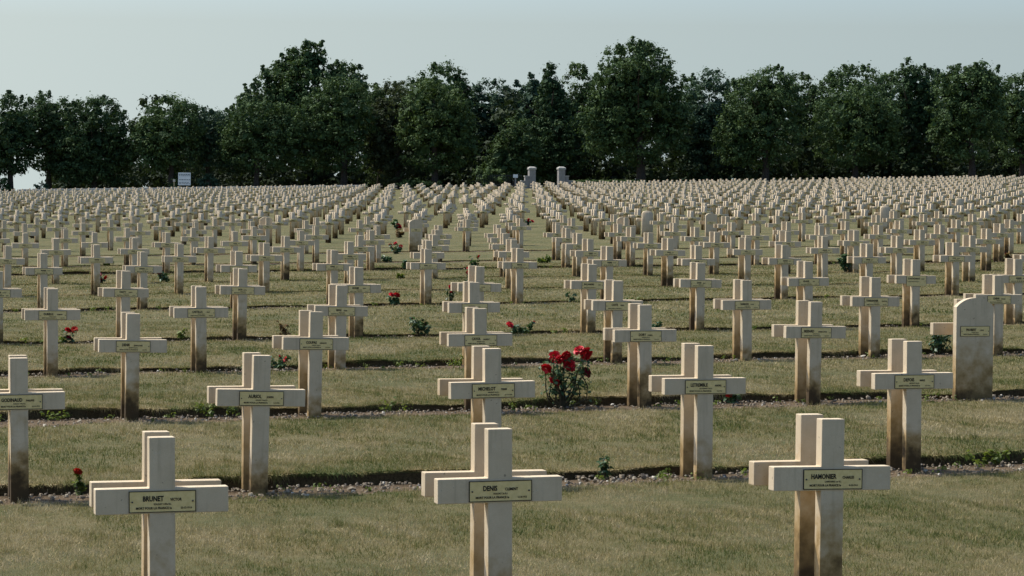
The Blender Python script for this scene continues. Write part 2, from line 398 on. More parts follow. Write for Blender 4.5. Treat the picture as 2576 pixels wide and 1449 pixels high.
# the writing that can be read, row by row: surname, first name, rank and regiment, date
NAMES = {(0,0): ('BRUNET', 'VICTOR', 'SOLDAT 149e R.I.', '22-12-1914'), (0,1): ('DENIS', 'CLEMENT', 'SOLDAT 2e R.I.', '11-8-1915'),
 (0,2): ('HAMONIER', 'CHARLES', 'CAPITAINE 1er R.I.', '9-10-1914'), (1,0): ('GODINAUD', 'PHILIPPE', 'SOLDAT 127e R.I.', '15-12-1914'),
 (1,1): ('AURIOL', 'JOSEPH', 'SOLDAT 126e R.I.', '9-5-1915'), (1,2): ('MICHELOT', 'PIERRE', 'SERGENT 44e R.I.', '31-12-1914'),
 (1,3): ('LETREMBLE', 'ANDRE', 'LIEUTENANT 19e R.I.', '9-5-1915'), (1,4): ('DEFOIS', 'MARIE', 'SERGENT 54e R.I.', '5-5-1915'),
 (2,1): ('DENIS', 'JEAN-LOUIS', 'SERGENT 44e R.I.', '9-5-1915'), (2,2): ('COUPAS', 'GEORGES', 'SOLDAT 109e R.I.', '15-5-1915'),
 (2,3): ('CAYOL', 'LAURENT', 'SERGENT 7e R.I.', '25-1-1915'), (2,4): ('DORY', 'JOSEPH', 'SOLDAT 60e R.I.', '16-5-1915'),
 (2,5): ('BESSARD', 'MARIE-LOUIS', 'SOLDAT 3e R.I.', '25-9-1915'), (2,6): ('PROBERT', 'LOUIS', 'SOLDAT 42e R.I.', '25-9-1915'),
 (3,1): ('DURIEUX', 'ARMAND', 'SOLDAT 46e R.I.', '15-6-1915'), (3,2): ('CASTELLA', 'FELIX', 'SOLDAT 107e R.I.', '23-5-1915'),
 (3,3): ('GRAS', 'HENRI', 'SOLDAT 2e R.I.', '17-5-1915'), (3,5): ('COSTE', 'PIERRE', '', ''), (3,6): ('RAMADE', 'LOUIS', 'SOLDAT 2e R.I.', '20-5-1915'),
 (3,7): ('TARRANDIER', 'EDMOND', 'SOLDAT 9e R.I.', '16-6-1915'), (3,8): ('CHENE', 'MARCEL', 'SOLDAT 2e R.I.', '25-5-1915'),
 (4,2): ('CRESTY', 'JOSEPH', 'SOLDAT 1er R.I.', '5-5-1915'), (4,3): ('BON', 'JUSTIN', 'SOLDAT 17e R.I.', '9-5-1915'),
 (4,4): ('ESCRIBE', 'HENRI', 'SOLDAT 96e R.I.', '16-6-1915'), (4,5): ('HUET', 'VICTOR', 'SOLDAT 31e R.I.', '3-6-1915'),
 (4,6): ('BALLANDRIS', 'LOUIS', '', ''), (4,7): ('DOIX', 'JEAN', 'SOLDAT 21e R.I.', ''), (4,8): ('VILAINE', 'JEAN', 'SOLDAT 9e R.I.', '9-5-1915'),
 (4,9): ('SONTHONNAX', 'ALBERT', '', '')}
def text_parts(nm):
    s, fn, rk, dt = nm; big = .0335; out = []
    tw = len(s)*.0192 + .018 + len(fn)*.0102
    x = -tw/2 + .004
    out.append((s, x, .003, big, .78, 'LEFT')); out.append((fn, x + len(s)*.0192 + .014, .003, .0182, .82, 'LEFT'))
    if rk: out.append((rk, 0, -.0155, .0115, .95, 'CENTER'))
    out.append(('MORT POUR LA FRANCE le', -.125, -.035, .0150, .92, 'LEFT'))
    if dt: out.append((dt, .085, -.035, .0125, .9, 'LEFT'))
    return out
def make_letterings():
    tmp, res = [], {}
    for key, nm in NAMES.items():
        for (s, x, z, size, sx, al) in text_parts(nm):
            cu = bpy.data.curves.new('txt', 'FONT'); cu.body = s; cu.size = size; cu.align_x = al; cu.resolution_u = 2
            cu.extrude = .0; cu.offset = size*.034
            o = bpy.data.objects.new('txt', cu); COL.objects.link(o); tmp.append((key, o, x, z, sx))
    bpy.context.view_layer.update(); dg = bpy.context.evaluated_depsgraph_get()
    for key, o, x, z, sx in tmp:
        me = bpy.data.meshes.new_from_object(o.evaluated_get(dg))
        n = len(me.vertices); co = np.zeros(n*3); me.vertices.foreach_get('co', co); co = co.reshape(-1, 3)
        V = np.stack([x + co[:, 0]*sx, np.full(n, -.0062), z + co[:, 1]], -1)
        fs = [list(p.vertices) for p in me.polygons]
        res.setdefault(key, ([], [], 0)); vs, fl, k = res[key]
        vs.append(V); fl += [[i+k for i in f] for f in fs]; res[key] = (vs, fl, k+n)
        bpy.data.meshes.remove(me)
    for key, o, *_ in tmp:
        cu = o.data; bpy.data.objects.remove(o); bpy.data.curves.remove(cu)
    out = {}
    for key, (vs, fl, k) in res.items():
        me = bpy.data.meshes.new('lettering'); me.from_pydata([tuple(v) for v in np.concatenate(vs)], [], fl); me.materials.append(M['ink']); out[key] = me
    return out
LETTER = make_letterings()

# measured sideways shifts of single crosses along their row (metres)
NUDGE = {(0,0): .006, (0,1): -.008, (0,2): .032, (1,0): -.011, (1,1): -.012, (1,2): .026, (1,3): -.039, (1,4): -.049, (2,1): -.007, (2,2): .036,
         (2,3): -.019, (2,4): -.049, (2,5): .025, (2,6): .05, (3,1): -.007, (3,2): .03, (3,3): -.008, (3,4): -.056, (3,5): .031, (3,6): .015, (3,7): .018,
         (4,2): .03, (4,3): -.018, (4,4): -.029, (4,5): .03, (4,6): .028, (4,7): .005, (4,8): .008, (4,9): .02}
STELE_FRONT = {(2,6), (10,11), (11,18), (12,18), (13,25)}
STELE_BACK = {(10,15), (11,9)}
ORD = ['', 'first', 'second', 'third', 'fourth', 'fifth', 'sixth', 'seventh', 'eighth', 'ninth', 'tenth', 'eleventh', 'twelfth', 'thirteenth',
       'fourteenth', 'fifteenth', 'sixteenth', 'seventeenth', 'eighteenth', 'nineteenth', 'twentieth', 'twenty-first', 'twenty-second', 'twenty-third', 'twenty-fourth']
LAST_ROW = 44
nodes = []
for r in range(0, LAST_ROW+1):
    for c in range(-70, 170):
        u, v = A*(c-1), row_v(r)
        rd = random.Random(r*1000+c)
        u += NUDGE.get((r, c), rd.gauss(0, .022 if r < 12 else .06)); dv = rd.gauss(0, .012 if r < 12 else .05); rz = PHI + rd.gauss(0, .012)
        X, Y = uv2xy(u, v+dv)
        if Y < 6: continue
        gz = float(g(X, Y)); px, py = w2px(X, Y, gz+H)
        s = F/Y
        nodes.append(dict(r=r, c=c, u=u, v=v+dv, X=X, Y=Y, z=gz + rd.gauss(0, .006), px=px, py=py, s=s, rz=rz,
                          vis=(-.33*s < px < 2576+.33*s) and py < 1449, lean=rd.gauss(0, .009), lx=rd.gauss(0, .008)))
vis = sorted([n for n in nodes if n['vis']], key=lambda n: n['Y'])
single = vis[:150]; sset = {id(n) for n in single}
rows_of = {}
for n in single: rows_of.setdefault(n['r'], []).append(n)
allrow = {}
for n in vis: allrow.setdefault(n['r'], []).append(n)
for r in allrow: allrow[r].sort(key=lambda n: n['px'])
def add_plaque(root, key, z, tall=False, parts=True, seed=0):
    p = mk('plaque', ME_P2 if tall else ME_P, parent=root, loc=(0, -T/2-.0012, z))
    if parts:
        mk('plaque_border', ME_B2 if tall else ME_B, parent=p)
        for sx in (-1, 1): mk('rivet', ME_R, parent=p, loc=(sx*(PW/2-.012), -.003, 0))
    if key in LETTER: tag(mk('lettering', LETTER[key], parent=p, loc=(0, 0, .02 if tall else 0)), kind='stuff')
    else: tag(mk('lettering', WORN[seed % len(WORN)], parent=p), kind='stuff')
def first_rows(r): return 'front' if r == 0 else ORD[r+1]
for r, lst in sorted(rows_of.items()):
    order = allrow[r]; nrow = len(order)
    for n in lst:
        i = order.index(n) + 1; key = (n['r'], n['c'])
        pos = 'leftmost' if i == 1 else ('rightmost' if i == nrow else ORD[i] + ' from left')
        if key in STELE_FRONT:
            lab = {(2,6): 'large round-topped pale headstone with small plaque at right edge, third row'}.get(key,
                   f'round-topped pale headstone among the crosses, {pos} in the {first_rows(r)} row')
            o = mk('round_topped_headstone', me_stele, loc=(n['X']-SN*T/2, n['Y']+CS*T/2, n['z']), rz=n['rz'])
            tag(o, lab, 'headstone', 'round-topped headstones')
            add_plaque(o, key, .675, parts=r < 5, seed=i)
        else:
            o = mk('grave_cross', me_front, loc=(n['X']-SN*T/2, n['Y']+CS*T/2, n['z']), rz=n['rz'])
            o.rotation_euler[1] = n['lean']; o.rotation_euler[0] = n['lx']
            if key == (4, 9): lab = 'pale concrete grave cross with oversized tall plaque in the fifth row'
            else: lab = f'pale concrete grave cross with cream plaque, {pos} in the {first_rows(r)} row'
            tag(o, lab, 'cross', 'front crosses with plaques')
            add_plaque(o, key, H-TOPH-BAR/2-(.018 if key == (4, 9) else .003), key == (4, 9), r < 6, i+r)
        # its partner, back to back, turned away
        off = BACK + T/2
        kx = random.Random(n['c']*77+r).gauss(0, .012)
        loc = (n['X']-SN*off+kx, n['Y']+CS*off, n['z'])
        if key in STELE_BACK:
            o = mk('round_topped_headstone', me_stele_b, loc=loc, rz=n['rz'])
            tag(o, f'round-topped headstone turned away, behind the cross {pos} in {first_rows(r)} row', 'headstone', 'round-topped headstones')
        else:
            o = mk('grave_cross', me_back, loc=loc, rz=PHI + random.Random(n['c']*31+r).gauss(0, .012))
            what = 'round-topped headstone' if key in STELE_FRONT else 'cross'
            tag(o, f'blank grave cross turned away, right behind the {what} {pos} in {first_rows(r)} row', 'cross', 'crosses turned away from the viewer')

# the hundreds beyond, as one mass
def mass_crosses():
    def arrays(bm):
        bmesh.ops.triangulate(bm, faces=bm.faces)
        bm.verts.index_update(); v = np.array([tuple(x.co) for x in bm.verts]); f = np.array([[x.index for x in q.verts] for q in bm.faces]); bm.free(); return v, f
    cv, cf = arrays(cross_bm(False)); sv, sf = arrays(stele_bm())
    pb = bmesh.new(); zc = H-TOPH-BAR/2; bm_box(pb, -PW/2, PW/2, -T/2-.006, -T/2+.001, zc-PH/2, zc+PH/2); pv, pf = arrays(pb)
    lb = bmesh.new(); yl = -T/2-.0085
    bm_box(lb, -.085, .012, yl, yl+.003, zc+.002, zc+.027); bm_box(lb, .030, .085, yl, yl+.003, zc+.003, zc+.016)
    bm_box(lb, -.035, .035, yl, yl+.003, zc-.015, zc-.005); bm_box(lb, -.125, .075, yl, yl+.003, zc-.038, zc-.024); bm_box(lb, .090, .130, yl, yl+.003, zc-.036, zc-.026)
    lv, lf = arrays(lb)
    Vs, Fs, Mi, hz, st, rn = [], [], [], [], [], []; k = 0
    def put(v, f, x, y, z, rz, mi, s, q):
        nonlocal k
        c, sn = math.cos(rz), math.sin(rz)
        Vs.append(np.stack([x + v[:, 0]*c - v[:, 1]*sn, y + v[:, 0]*sn + v[:, 1]*c, z + v[:, 2]], -1)); Fs.append(f+k); k += len(v)
        Mi.append(np.full(len(f), mi)); hz.append(v[:, 2]); st.append(np.full(len(v), s)); rn.append(np.full(len(v), q))
    for n in nodes:
        if id(n) in sset: continue
        marg = 4.5*n['s']
        if not (-marg < n['px'] < 2576+marg): continue
        if n['Y'] < 40 and not n['vis']: continue
        if n['Y'] > 352: continue
        rd = random.Random(n['r']*991+n['c']*7)
        if rd.random() < .012: continue
        q = rd.random(); stele = rd.random() < .006 and n['r'] > 20 or (n['r'], n['c']) in STELE_FRONT or (n['r'], n['c']) == (16, 33)
        x, y = n['X']-SN*T/2, n['Y']+CS*T/2
        put(sv if stele else cv, sf if stele else cf, x, y, n['z'], n['rz'], 0, 1.0, q)
        if not stele:
            put(pv, pf, x, y, n['z'], n['rz'], 1, 1.0, q)
            if n['r'] < 36: put(lv, lf, x, y, n['z'], n['rz'], 2, 1.0, q)
        off = BACK + T/2
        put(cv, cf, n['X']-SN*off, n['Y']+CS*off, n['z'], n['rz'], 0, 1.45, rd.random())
    me = np_mesh('crosses', np.concatenate(Vs), [np.concatenate(Fs)], np.concatenate(Mi))
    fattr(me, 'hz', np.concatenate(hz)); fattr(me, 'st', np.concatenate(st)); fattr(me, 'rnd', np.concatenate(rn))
    o = mk('distant_crosses', me, [M['conc'], M['plaque'], M['ink']])
    tag(o, 'countless tiny pale crosses filling the cemetery up to the trees', 'crosses', kind='stuff')
mass_crosses()

# ------------------------------------------------------------------ flints and gravel in the beds
def stone_mesh(seed):
    bm = bmesh.new(); bmesh.ops.create_icosphere(bm, subdivisions=1, radius=.5); rd = random.Random(seed)
    sx, sy, sz = rd.uniform(.8, 1.3), rd.uniform(.6, 1.0), rd.uniform(.35, .65)
    for v in bm.verts:
        k = rd.uniform(.72, 1.2); v.co = Vector((v.co.x*sx*k, v.co.y*sy*k, v.co.z*sz*k))
    me = bm_mesh('stone', bm); fattr(me, 'rnd', np.zeros(len(me.vertices))); me.materials.append(M['stone']); return me
STONES = [stone_mesh(i) for i in range(9)]
def bed_point(rd, r, lo=0.0, hi=1.0):
    v_ = row_v(r); Yc = Z0 + v_*CS
    while True:
        X = rd.uniform(-.20, .20)*Yc*1.05
        y = Yc; u = (X - X0 + v_*SN)/CS
        vf, vb, st = bed_lines(np.float64(u), r)
        v = vf + (vb-vf)*rd.uniform(lo, hi)
        X, Y = uv2xy(u, v)
        return float(u), float(v), float(X), float(Y)
rd = random.Random(5)
for r, cnt in ((1, 130), (2, 100), (3, 68)):
    for i in range(cnt):
        u, v, X, Y = bed_point(rd, r, .02, .86)
        s = rd.choice((.024, .028, .03, .036, .045, .06)) * rd.uniform(.8, 1.2)
        o = mk('stone', STONES[rd.randrange(9)], parent=ground, loc=(X, Y, float(g(X, Y)) + s*.10), rz=rd.uniform(0, 6.28))
        o.rotation_euler = (rd.gauss(0, .35), rd.gauss(0, .35), rd.uniform(0, 6.28)); o.scale = (s, s, s)
def gravel():
    base = np.array([(-1,-1,-1),(1,-1,-1),(1,1,-1),(-1,1,-1),(-.7,-.7,.8),(.6,-.8,.9),(.8,.6,.7),(-.6,.7,.9)])*.5
    fc = np.array([(4,5,6,7),(0,1,5,4),(1,2,6,5),(2,3,7,6),(3,0,4,7)])
    Vs, Fs, rn = [], [], []; k = 0; rd = random.Random(9)
    for r, cnt in ((1, 1700), (2, 1600), (3, 1400), (4, 450), (5, 600), (8, 450), (9, 150), (10, 150)):
        for i in range(cnt):
            u, v, X, Y = bed_point(rd, r, 0, .97) if rd.random() < .9 else bed_point(rd, r, -.25, .2)
            s = rd.uniform(.008, .019) if rd.random() < .88 else rd.uniform(.018, .034)
            j = base * np.array([rd.uniform(.7, 1.5), rd.uniform(.7, 1.3), rd.uniform(.4, .9)])*s * np.random.default_rng(i).uniform(.7, 1.25, (8, 1))
            a = rd.uniform(0, 6.28); c, sn = math.cos(a), math.sin(a)
            Vs.append(np.stack([X + j[:, 0]*c - j[:, 1]*sn, Y + j[:, 0]*sn + j[:, 1]*c, g(X, Y) + j[:, 2] + s*.12], -1)); Fs.append(fc+k); k += 8
            rn.append(np.full(8, rd.random()))
    me = np_mesh('gravel', np.concatenate(Vs), [np.concatenate(Fs)]); fattr(me, 'rnd', np.concatenate(rn))
    o = mk('gravel', me, M['stone'], parent=ground); tag(o, kind='stuff')
gravel()

# ------------------------------------------------------------------ grass
def grass():
    Vs, Rn, Pt = [], [], []
    def patch(x, y):
        n = (np.sin(x*1.9+np.sin(y*1.3)*1.7+.6*np.sin(x*3.7+y)) + np.sin(y*.9+x*.7+1.5*np.sin(x*2.1)) + .9*np.sin(x*5.3-y*2.1+np.sin(y*1.7)*2)
             + .9*np.sin(x*9.7+y*3.9+2*np.sin(y*2.3+x*4)) + .9*np.sin(x*21+y*8+1.5*np.sin(x*13-y*5)))
        return np.clip(.49 + .165*n, 0, 1.05)
    def blades(X, Y, hgt, wid, lean, lift=None, dry=0.):
        n = len(X); u, v = xy2uv(X, Y)
        z = g(X, Y) + lawn_saw(u, v) + bumps(X, Y) - .004
        a = rng.uniform(0, 2*np.pi, n); h = hgt*rng.uniform(.45, 1.25, n); wv = wid*rng.uniform(.6, 1.3, n)/2
        l = lean*np.abs(rng.normal(0, 1, n)); b = rng.uniform(0, 2*np.pi, n)
        dx, dy = np.cos(a)*wv, np.sin(a)*wv
        p0 = np.stack([X-dx, Y-dy, z], -1); p1 = np.stack([X+dx, Y+dy, z], -1)
        p2 = np.stack([X+np.cos(b)*l*h, Y+np.sin(b)*l*h, z + h*np.clip(1-.35*l, .3, 1)], -1)
        Vs.append(np.stack([p0, p1, p2], 1).reshape(-1, 3))
        r = np.clip(rng.normal(.5, .22, n), 0, 1); Rn.append(np.repeat(r, 3)); Pt.append(np.repeat(np.clip(patch(X, Y)+dry, 0, 1.2), 3))
    def hang(u, vb, r):
        n = len(u); st = np.maximum(bed_lines(u, r)[2], 0); X, Y = uv2xy(u, vb+.012)
        z = g(X, Y) + st + bumps(X, Y); wv = (.0035 if r < 3 else .006 if r < 5 else .011)
        tu = rng.normal(0, .014, n); tv = -rng.uniform(.005, .055, n); dz = -st*np.abs(rng.normal(0, .55, n))*np.clip(.55+.9*np.sin(u*6.3+r)*np.sin(u*2.9+1.7*r), .15, 1.4) + rng.uniform(-.002, .016, n)
        Xt, Yt = uv2xy(u+tu, vb+.012+tv)
        p0 = np.stack([X-wv*CS, Y-wv*SN, z], -1); p1 = np.stack([X+wv*CS, Y+wv*SN, z+.004], -1); p2 = np.stack([Xt, Yt, z+dz], -1)
        Vs.append(np.stack([p0, p1, p2], 1).reshape(-1, 3)); Rn.append(np.repeat(np.clip(rng.normal(.45, .25, n), 0, 1), 3)); Pt.append(np.repeat(np.clip(patch(X, Y)-.05, 0, 1.2), 3))
    def field(y0, y1, dens, hgt, wid, lean):
        area = .40*(y1*y1-y0*y0)/2; n = int(area*dens)
        Y = np.sqrt(rng.uniform(y0*y0, y1*y1, n)); X = rng.uniform(-.20, .20, n)*Y
        u, v = xy2uv(X, Y); ok = np.ones(n, bool)
        for r in BED:
            vf, vb, st = bed_lines(u, r)
            if r in (6, 7): continue
            ok &= ~((v > vf+.01) & (v < vb+.005))
        # thin the sward in worn patches
        blades(X[ok], Y[ok], hgt, wid, lean)
    field(8.5, 15, 6400, .030, .0042, .8)
    field(15, 22, 3700, .033, .0054, .8)
    field(22, 31, 1800, .035, .0085, .75)
    field(31, 45, 850, .036, .0125, .75)
    field(45, 75, 260, .040, .022, .75)
    # longer grass hanging over the cut edges of the turf, and tufts round the feet of the crosses
    for r in BED:
        if r == 0: continue
        vr = row_v(r); Yc = Z0+vr*CS; n = int(.4*Yc*(650 if r < 4 else 300))
        X = rng.uniform(-.2, .2, n)*Yc; u = (X-X0+vr*SN)/CS; vf, vb, st = bed_lines(u, r)
        clump = np.clip(.5+.5*np.sin(u*5.1+r)+.5*np.sin(u*2.3+2*r), 0, 1)
        keep = rng.uniform(0, 1, n) < .35+.65*clump; u, vb, vf = u[keep], vb[keep], vf[keep]
        v = vb + np.abs(rng.normal(0, .03, len(u))) + .003
        X, Y = uv2xy(u, v); blades(X, Y, .052 if r < 6 else .045, .006 if r < 4 else .011, .9, dry=-.05)
        hang(u, bed_lines(u, r)[1], r)
        for _ in range(3):
            u2 = u + rng.uniform(-.08, .08, len(u)); hang(u2, bed_lines(u2, r)[1], r)
        m = rng.uniform(0, 1, len(u)) < .5
        v = vf[m] - np.abs(rng.normal(0, .035, m.sum())); X, Y = uv2xy(u[m], v); blades(X, Y, .045, .005 if r < 4 else .010, .8, dry=-.12)
    # scattered tufts that the mower missed
    for i in range(420):
        Y = math.sqrt(rng.uniform(9**2, 34**2)); X = rng.uniform(-.19, .19)*Y; u, v = xy2uv(X, Y)
        if any(bed_lines(np.float64(u), r)[0]-.1 < v < bed_lines(np.float64(u), r)[1]+.05 for r in BED): continue
        k = int(rng.integers(14, 40)); sp = rng.uniform(.02, .07)
        blades(X+rng.normal(0, sp, k), Y+rng.normal(0, sp, k), rng.uniform(.045, .085), .0045 if Y < 20 else .007, .55, dry=rng.choice((-.25, -.15, .25)))
    for n in single:
        if n['r'] > 8: continue
        k = 26; u = n['u'] + rng.normal(0, .06, k); v = n['v'] - .02 + np.abs(rng.normal(0, .03, k))*-1
        X, Y = uv2xy(u, v); blades(X, Y, .05, .004 if n['r'] < 4 else .009, .6, dry=-.1)
    V = np.concatenate(Vs); n = len(V)//3
    me = np_mesh('grass', V, [np.arange(3*n).reshape(-1, 3)])
    fattr(me, 'rnd', np.concatenate(Rn)); fattr(me, 'pat', np.concatenate(Pt))
    o = mk('grass', me, M['blade']); tag(o, 'short dry green and straw coloured grass between the rows', 'grass', kind='stuff')
    print('grass blades', n)
grass()

# ------------------------------------------------------------------ roses and weeds
def leaf_arrays(pos, nrm, size, rd_):
    """pos (n,3), nrm (n,3): one kite shaped leaf folded along its midrib each"""
    n = len(pos); nrm = nrm/np.linalg.norm(nrm, axis=1, keepdims=True)
    t = rd_.normal(size=(n, 3)); t -= (t*nrm).sum(1, keepdims=True)*nrm; t /= np.linalg.norm(t, axis=1, keepdims=True)
    b = np.cross(nrm, t); s = size[:, None]
    V = np.stack([pos - t*s*.5, pos + b*s*.36 + nrm*s*.10, pos + t*s*.55 - nrm*s*.08, pos - b*s*.36 + nrm*s*.10], 1).reshape(-1, 3)
    i = np.arange(n)*4
    return V, np.concatenate([np.stack([i, i+1, i+2], -1), np.stack([i, i+2, i+3], -1)])
def bloom_mesh(seed, mat):
    rd = np.random.default_rng(seed); Vs, Fs = [], []; k = 0
    for ring, (n, rad, tilt, sz) in enumerate(((4, .10, .15, .55), (6, .25, .55, .72), (8, .50, .95, .80), (9, .75, 1.35, .82), (9, .80, 1.85, .80), (7, .6, 2.3, .7))):
        for i in range(n):
            a = 2*np.pi*(i + .5*(ring % 2))/n + rd.normal(0, .15); c, s = np.cos(a), np.sin(a)
            tl = tilt + rd.normal(0, .12); ur = np.array([c*np.sin(tl), s*np.sin(tl), np.cos(tl)]); tg = np.array([-s, c, 0]); nr = np.cross(tg, ur)
            p = np.array([c*rad*.35, s*rad*.35, -.15])
            w0, w1, L = .18*sz, .42*sz, .75*sz*(1+rd.normal(0, .08))
            q = [p-tg*w0, p+tg*w0, p+tg*w1+ur*L*.6-nr*.10, p+tg*w1*.55+ur*L+nr*.05, p-tg*w1*.55+ur*L+nr*.05, p-tg*w1+ur*L*.6-nr*.10]
            Vs.append(np.array(q)); Fs.append(np.arange(6)+k); k += 6
    me = np_mesh('bloom', np.concatenate(Vs), [np.array(Fs)], smooth=False); me.materials.append(mat); return me
BLOOMS = [bloom_mesh(1, M['petal']), bloom_mesh(2, M['petal']), bloom_mesh(3, M['petal2']), bloom_mesh(4, M['petald'])]
def plant(name, label, cat, X, Y, h, wd, nleaf, leafmat, blooms=(), ncane=5, lsize=.035, seed=0, group=None, zoff=0., dense=1.):
    """blooms: (dx, dz, radius, kind)"""
    rd = random.Random(seed); nr = np.random.default_rng(seed+100)
    root = mk(name, None, loc=(X, Y, float(g(X, Y))+zoff)); tag(root, label, cat, group)
    bm = bmesh.new(); tips = []
    targets = [(b[0]*.92, nr.normal(0, .04)*wd*3, b[1]-.01) for b in blooms]
    for i in range(ncane): targets.append((rd.uniform(-.5, .5)*wd, rd.uniform(-.3, .3)*wd, h*rd.uniform(.5, .95)))
    segs = []
    for (tx, ty, tz) in targets:
        b0 = Vector((rd.gauss(0, .03)*wd, rd.gauss(0, .03)*wd, -.03)); e = Vector((tx, ty, tz)); sw = Vector((rd.gauss(0, .10)*wd, rd.gauss(0, .08)*wd, rd.gauss(.02, .05)*h)); s2 = Vector((rd.gauss(0, .06)*wd, rd.gauss(0, .06)*wd, rd.gauss(0, .03)*h))
        pts = [b0.lerp(e, t) + sw*math.sin(t*3.14) + s2*math.sin(t*6.28) for t in (0, .25, .5, .75, 1)]
        r0 = .011*min(1, h/.4); bm_tube(bm, pts, [r0, r0*.8, r0*.6, r0*.45, r0*.3], 5); segs.append(pts)
    mk('stems', bm_mesh('stems', bm), M['cane'], parent=root)
    pos, nrm, sz = [], [], []
    for i in range(nleaf):
        pts = rd.choice(segs); t = rd.uniform(.22, 1.0)**.8; q = min(3, int(t*4)); p = pts[q].lerp(pts[q+1], t*4-q)
        d = Vector((rd.gauss(0, 1), rd.gauss(0, 1), rd.gauss(.1, .7))).normalized()
        pos.append(p + d*rd.uniform(.2, 1.0)*.20*min(wd, h*1.2)*dense); nrm.append(d*.6 + Vector((0, 0, .8)) + Vector((rd.gauss(0, .4), rd.gauss(0, .4), 0)))
        sz.append(lsize*rd.uniform(.6, 1.3))
    pos = np.array([tuple(p) for p in pos]); pos[:, 2] = np.clip(pos[:, 2], .01, None)
    V, Ff = leaf_arrays(pos, np.array([tuple(p) for p in nrm]), np.array(sz), nr)
    me = np_mesh('leaves', V, [Ff]); fattr(me, 'rnd', np.repeat(nr.uniform(0, 1, len(pos)), 4)); mk('leaves', me, leafmat, parent=root)
    for (bx, bz, rad, kd) in blooms:
        o = mk('bloom', BLOOMS[kd], parent=root, loc=(bx, nr.normal(0, .03)*wd*2, bz)); o.scale = (rad*1.5,)*3
        o.rotation_euler = (rd.uniform(.5, 1.1), rd.uniform(-.4, .4), rd.uniform(0, 6.28))
    return root
def bed_at(px, r, dv=.22):
    """world position in the bed of row r under picture column px"""
    v = row_v(r)+dv; u = 0.
    for _ in range(25):
        X, Y = uv2xy(u, v); x, _y = w2px(X, Y, float(g(X, Y)))
        u += (px-x)*Y/F
    return uv2xy(u, v)
RL, WL, DL = M['roseleaf'], M['weedleaf'], M['dryleaf']
def pl(px, r, *a, dv=.25, **k):
    X, Y = bed_at(px, r, dv); return a, k, X, Y
def P_(name, label, cat, px, r, hD, wD, nleaf, lm, blooms=(), dv=.25, **k):
    """sizes given as they measure in the picture (2576 px wide), turned into metres at the plant's depth"""
    X, Y = bed_at(px, r, dv); m = Y/F
    plant(name, label, cat, X, Y, hD*m, wD*m, nleaf, lm, [(a*m, b*m, c*m, d) for a, b, c, d in blooms], seed=int(px)+r, **k)
P_('rose_bush', 'large rose bush with a crowd of crimson blooms, near the picture centre', 'rose bush', 1415, 2, 135, 130, 400, RL,
   [(-21,128,12,0), (-10,123,13,1), (5,131,12,0), (13,110,12,1), (21,104,11,1), (38,147,11,0), (57,138,13,1), (62,132,11,0), (-40,99,11,1), (-18,67,14,0), (64,90,12,3)],
   ncane=8, lsize=.050, dv=.3)
P_('rose_bush', 'small rose with a single red bloom and yellowing leaves, left, second row bed', 'rose bush', 206, 1, 58, 40, 60, WL, [(-9, 63, 10, 2)], lsize=.05)
P_('weed', 'leafy green rose shoots left of a foreground cross, third row bed', 'weed', 519, 2, 52, 50, 80, WL, lsize=.045)
P_('weed', 'second leafy rose shoot just left of the tall second-row cross shaft', 'weed', 582, 2, 42, 52, 70, WL, lsize=.045)
P_('weed', 'small upright rose shoot alone in gravel right of the front-row centre cross', 'weed', 1517, 1, 72, 40, 70, RL, lsize=.045)
P_('weed', 'low sprawling yellow-green shoot at the right edge, second row bed', 'weed', 2492, 1, 48, 120, 110, WL, lsize=.05, dv=.35)
P_('weed', 'thin low weed creeping from the turf edge, third row bed on the left', 'weed', 130, 2, 22, 80, 60, WL, lsize=.04, dv=.4)
P_('weed', 'sparse pair of weed stalks in the gravel, third row bed, left of centre', 'weed', 965, 2, 40, 70, 26, WL, lsize=.04)
P_('rose_bush', 'withered dark rose with one red bloom under a right-hand cross arm', 'rose bush', 1845, 2, 34, 48, 80, RL, [(-8, 24, 10, 1), (-2, 30, 7, 1)], lsize=.05)
P_('rose_bush', 'dense dark green rose bush without open blooms left of the large round-topped headstone', 'rose bush', 2362, 3, 66, 70, 240, RL, [(12, 66, 4, 2)], ncane=9, lsize=.06)
P_('rose_bush', 'small rose with one red bloom and buds left of a third-row cross', 'rose bush', 706, 3, 36, 48, 80, RL, [(12, 26, 6, 1), (-2, 34, 3, 1)], lsize=.055)
P_('weed', 'faint yellow-green weed in the grass left of the centre crosses', 'weed', 1152, 3, 26, 24, 26, WL, lsize=.05)
P_('rose_bush', 'rose with three dark red blooms at far left, fifth row bed', 'rose bush', 172, 4, 30, 38, 60, RL, [(0, 33, 8, 1), (15, 34, 7, 2), (2, 14, 6, 3)], lsize=.06)
P_('weed', 'thin yellow-green shoot left of a fourth-row cross, fifth row bed', 'weed', 455, 4, 36, 28, 34, WL, lsize=.07)
P_('rose_bush', 'withered brown rose standing left of a third-row cross top', 'rose bush', 717, 4, 44, 34, 46, DL, lsize=.07)
P_('rose_bush', 'bushy rose with reddish leaves and no blooms between two centre columns', 'rose bush', 1057, 4, 46, 70, 120, RL, [(-22, 44, 3, 3), (12, 30, 5, 3)], ncane=7, lsize=.075)
P_('rose_bush', 'low rose with one round red bloom right of a centre cross', 'rose bush', 1310, 4, 26, 70, 90, RL, [(-26, 24, 8, 0), (34, 30, 3, 1)], ncane=7, lsize=.075)
P_('weed', 'small bush behind the arm of a third-row cross right of centre', 'weed', 1655, 4, 28, 30, 50, RL, lsize=.07)
P_('rose_bush', 'compact rose with two red blooms side by side, sixth row bed', 'rose bush', 990, 5, 26, 34, 60, RL, [(-5, 28, 6, 0), (9, 27, 7, 1)], lsize=.085)
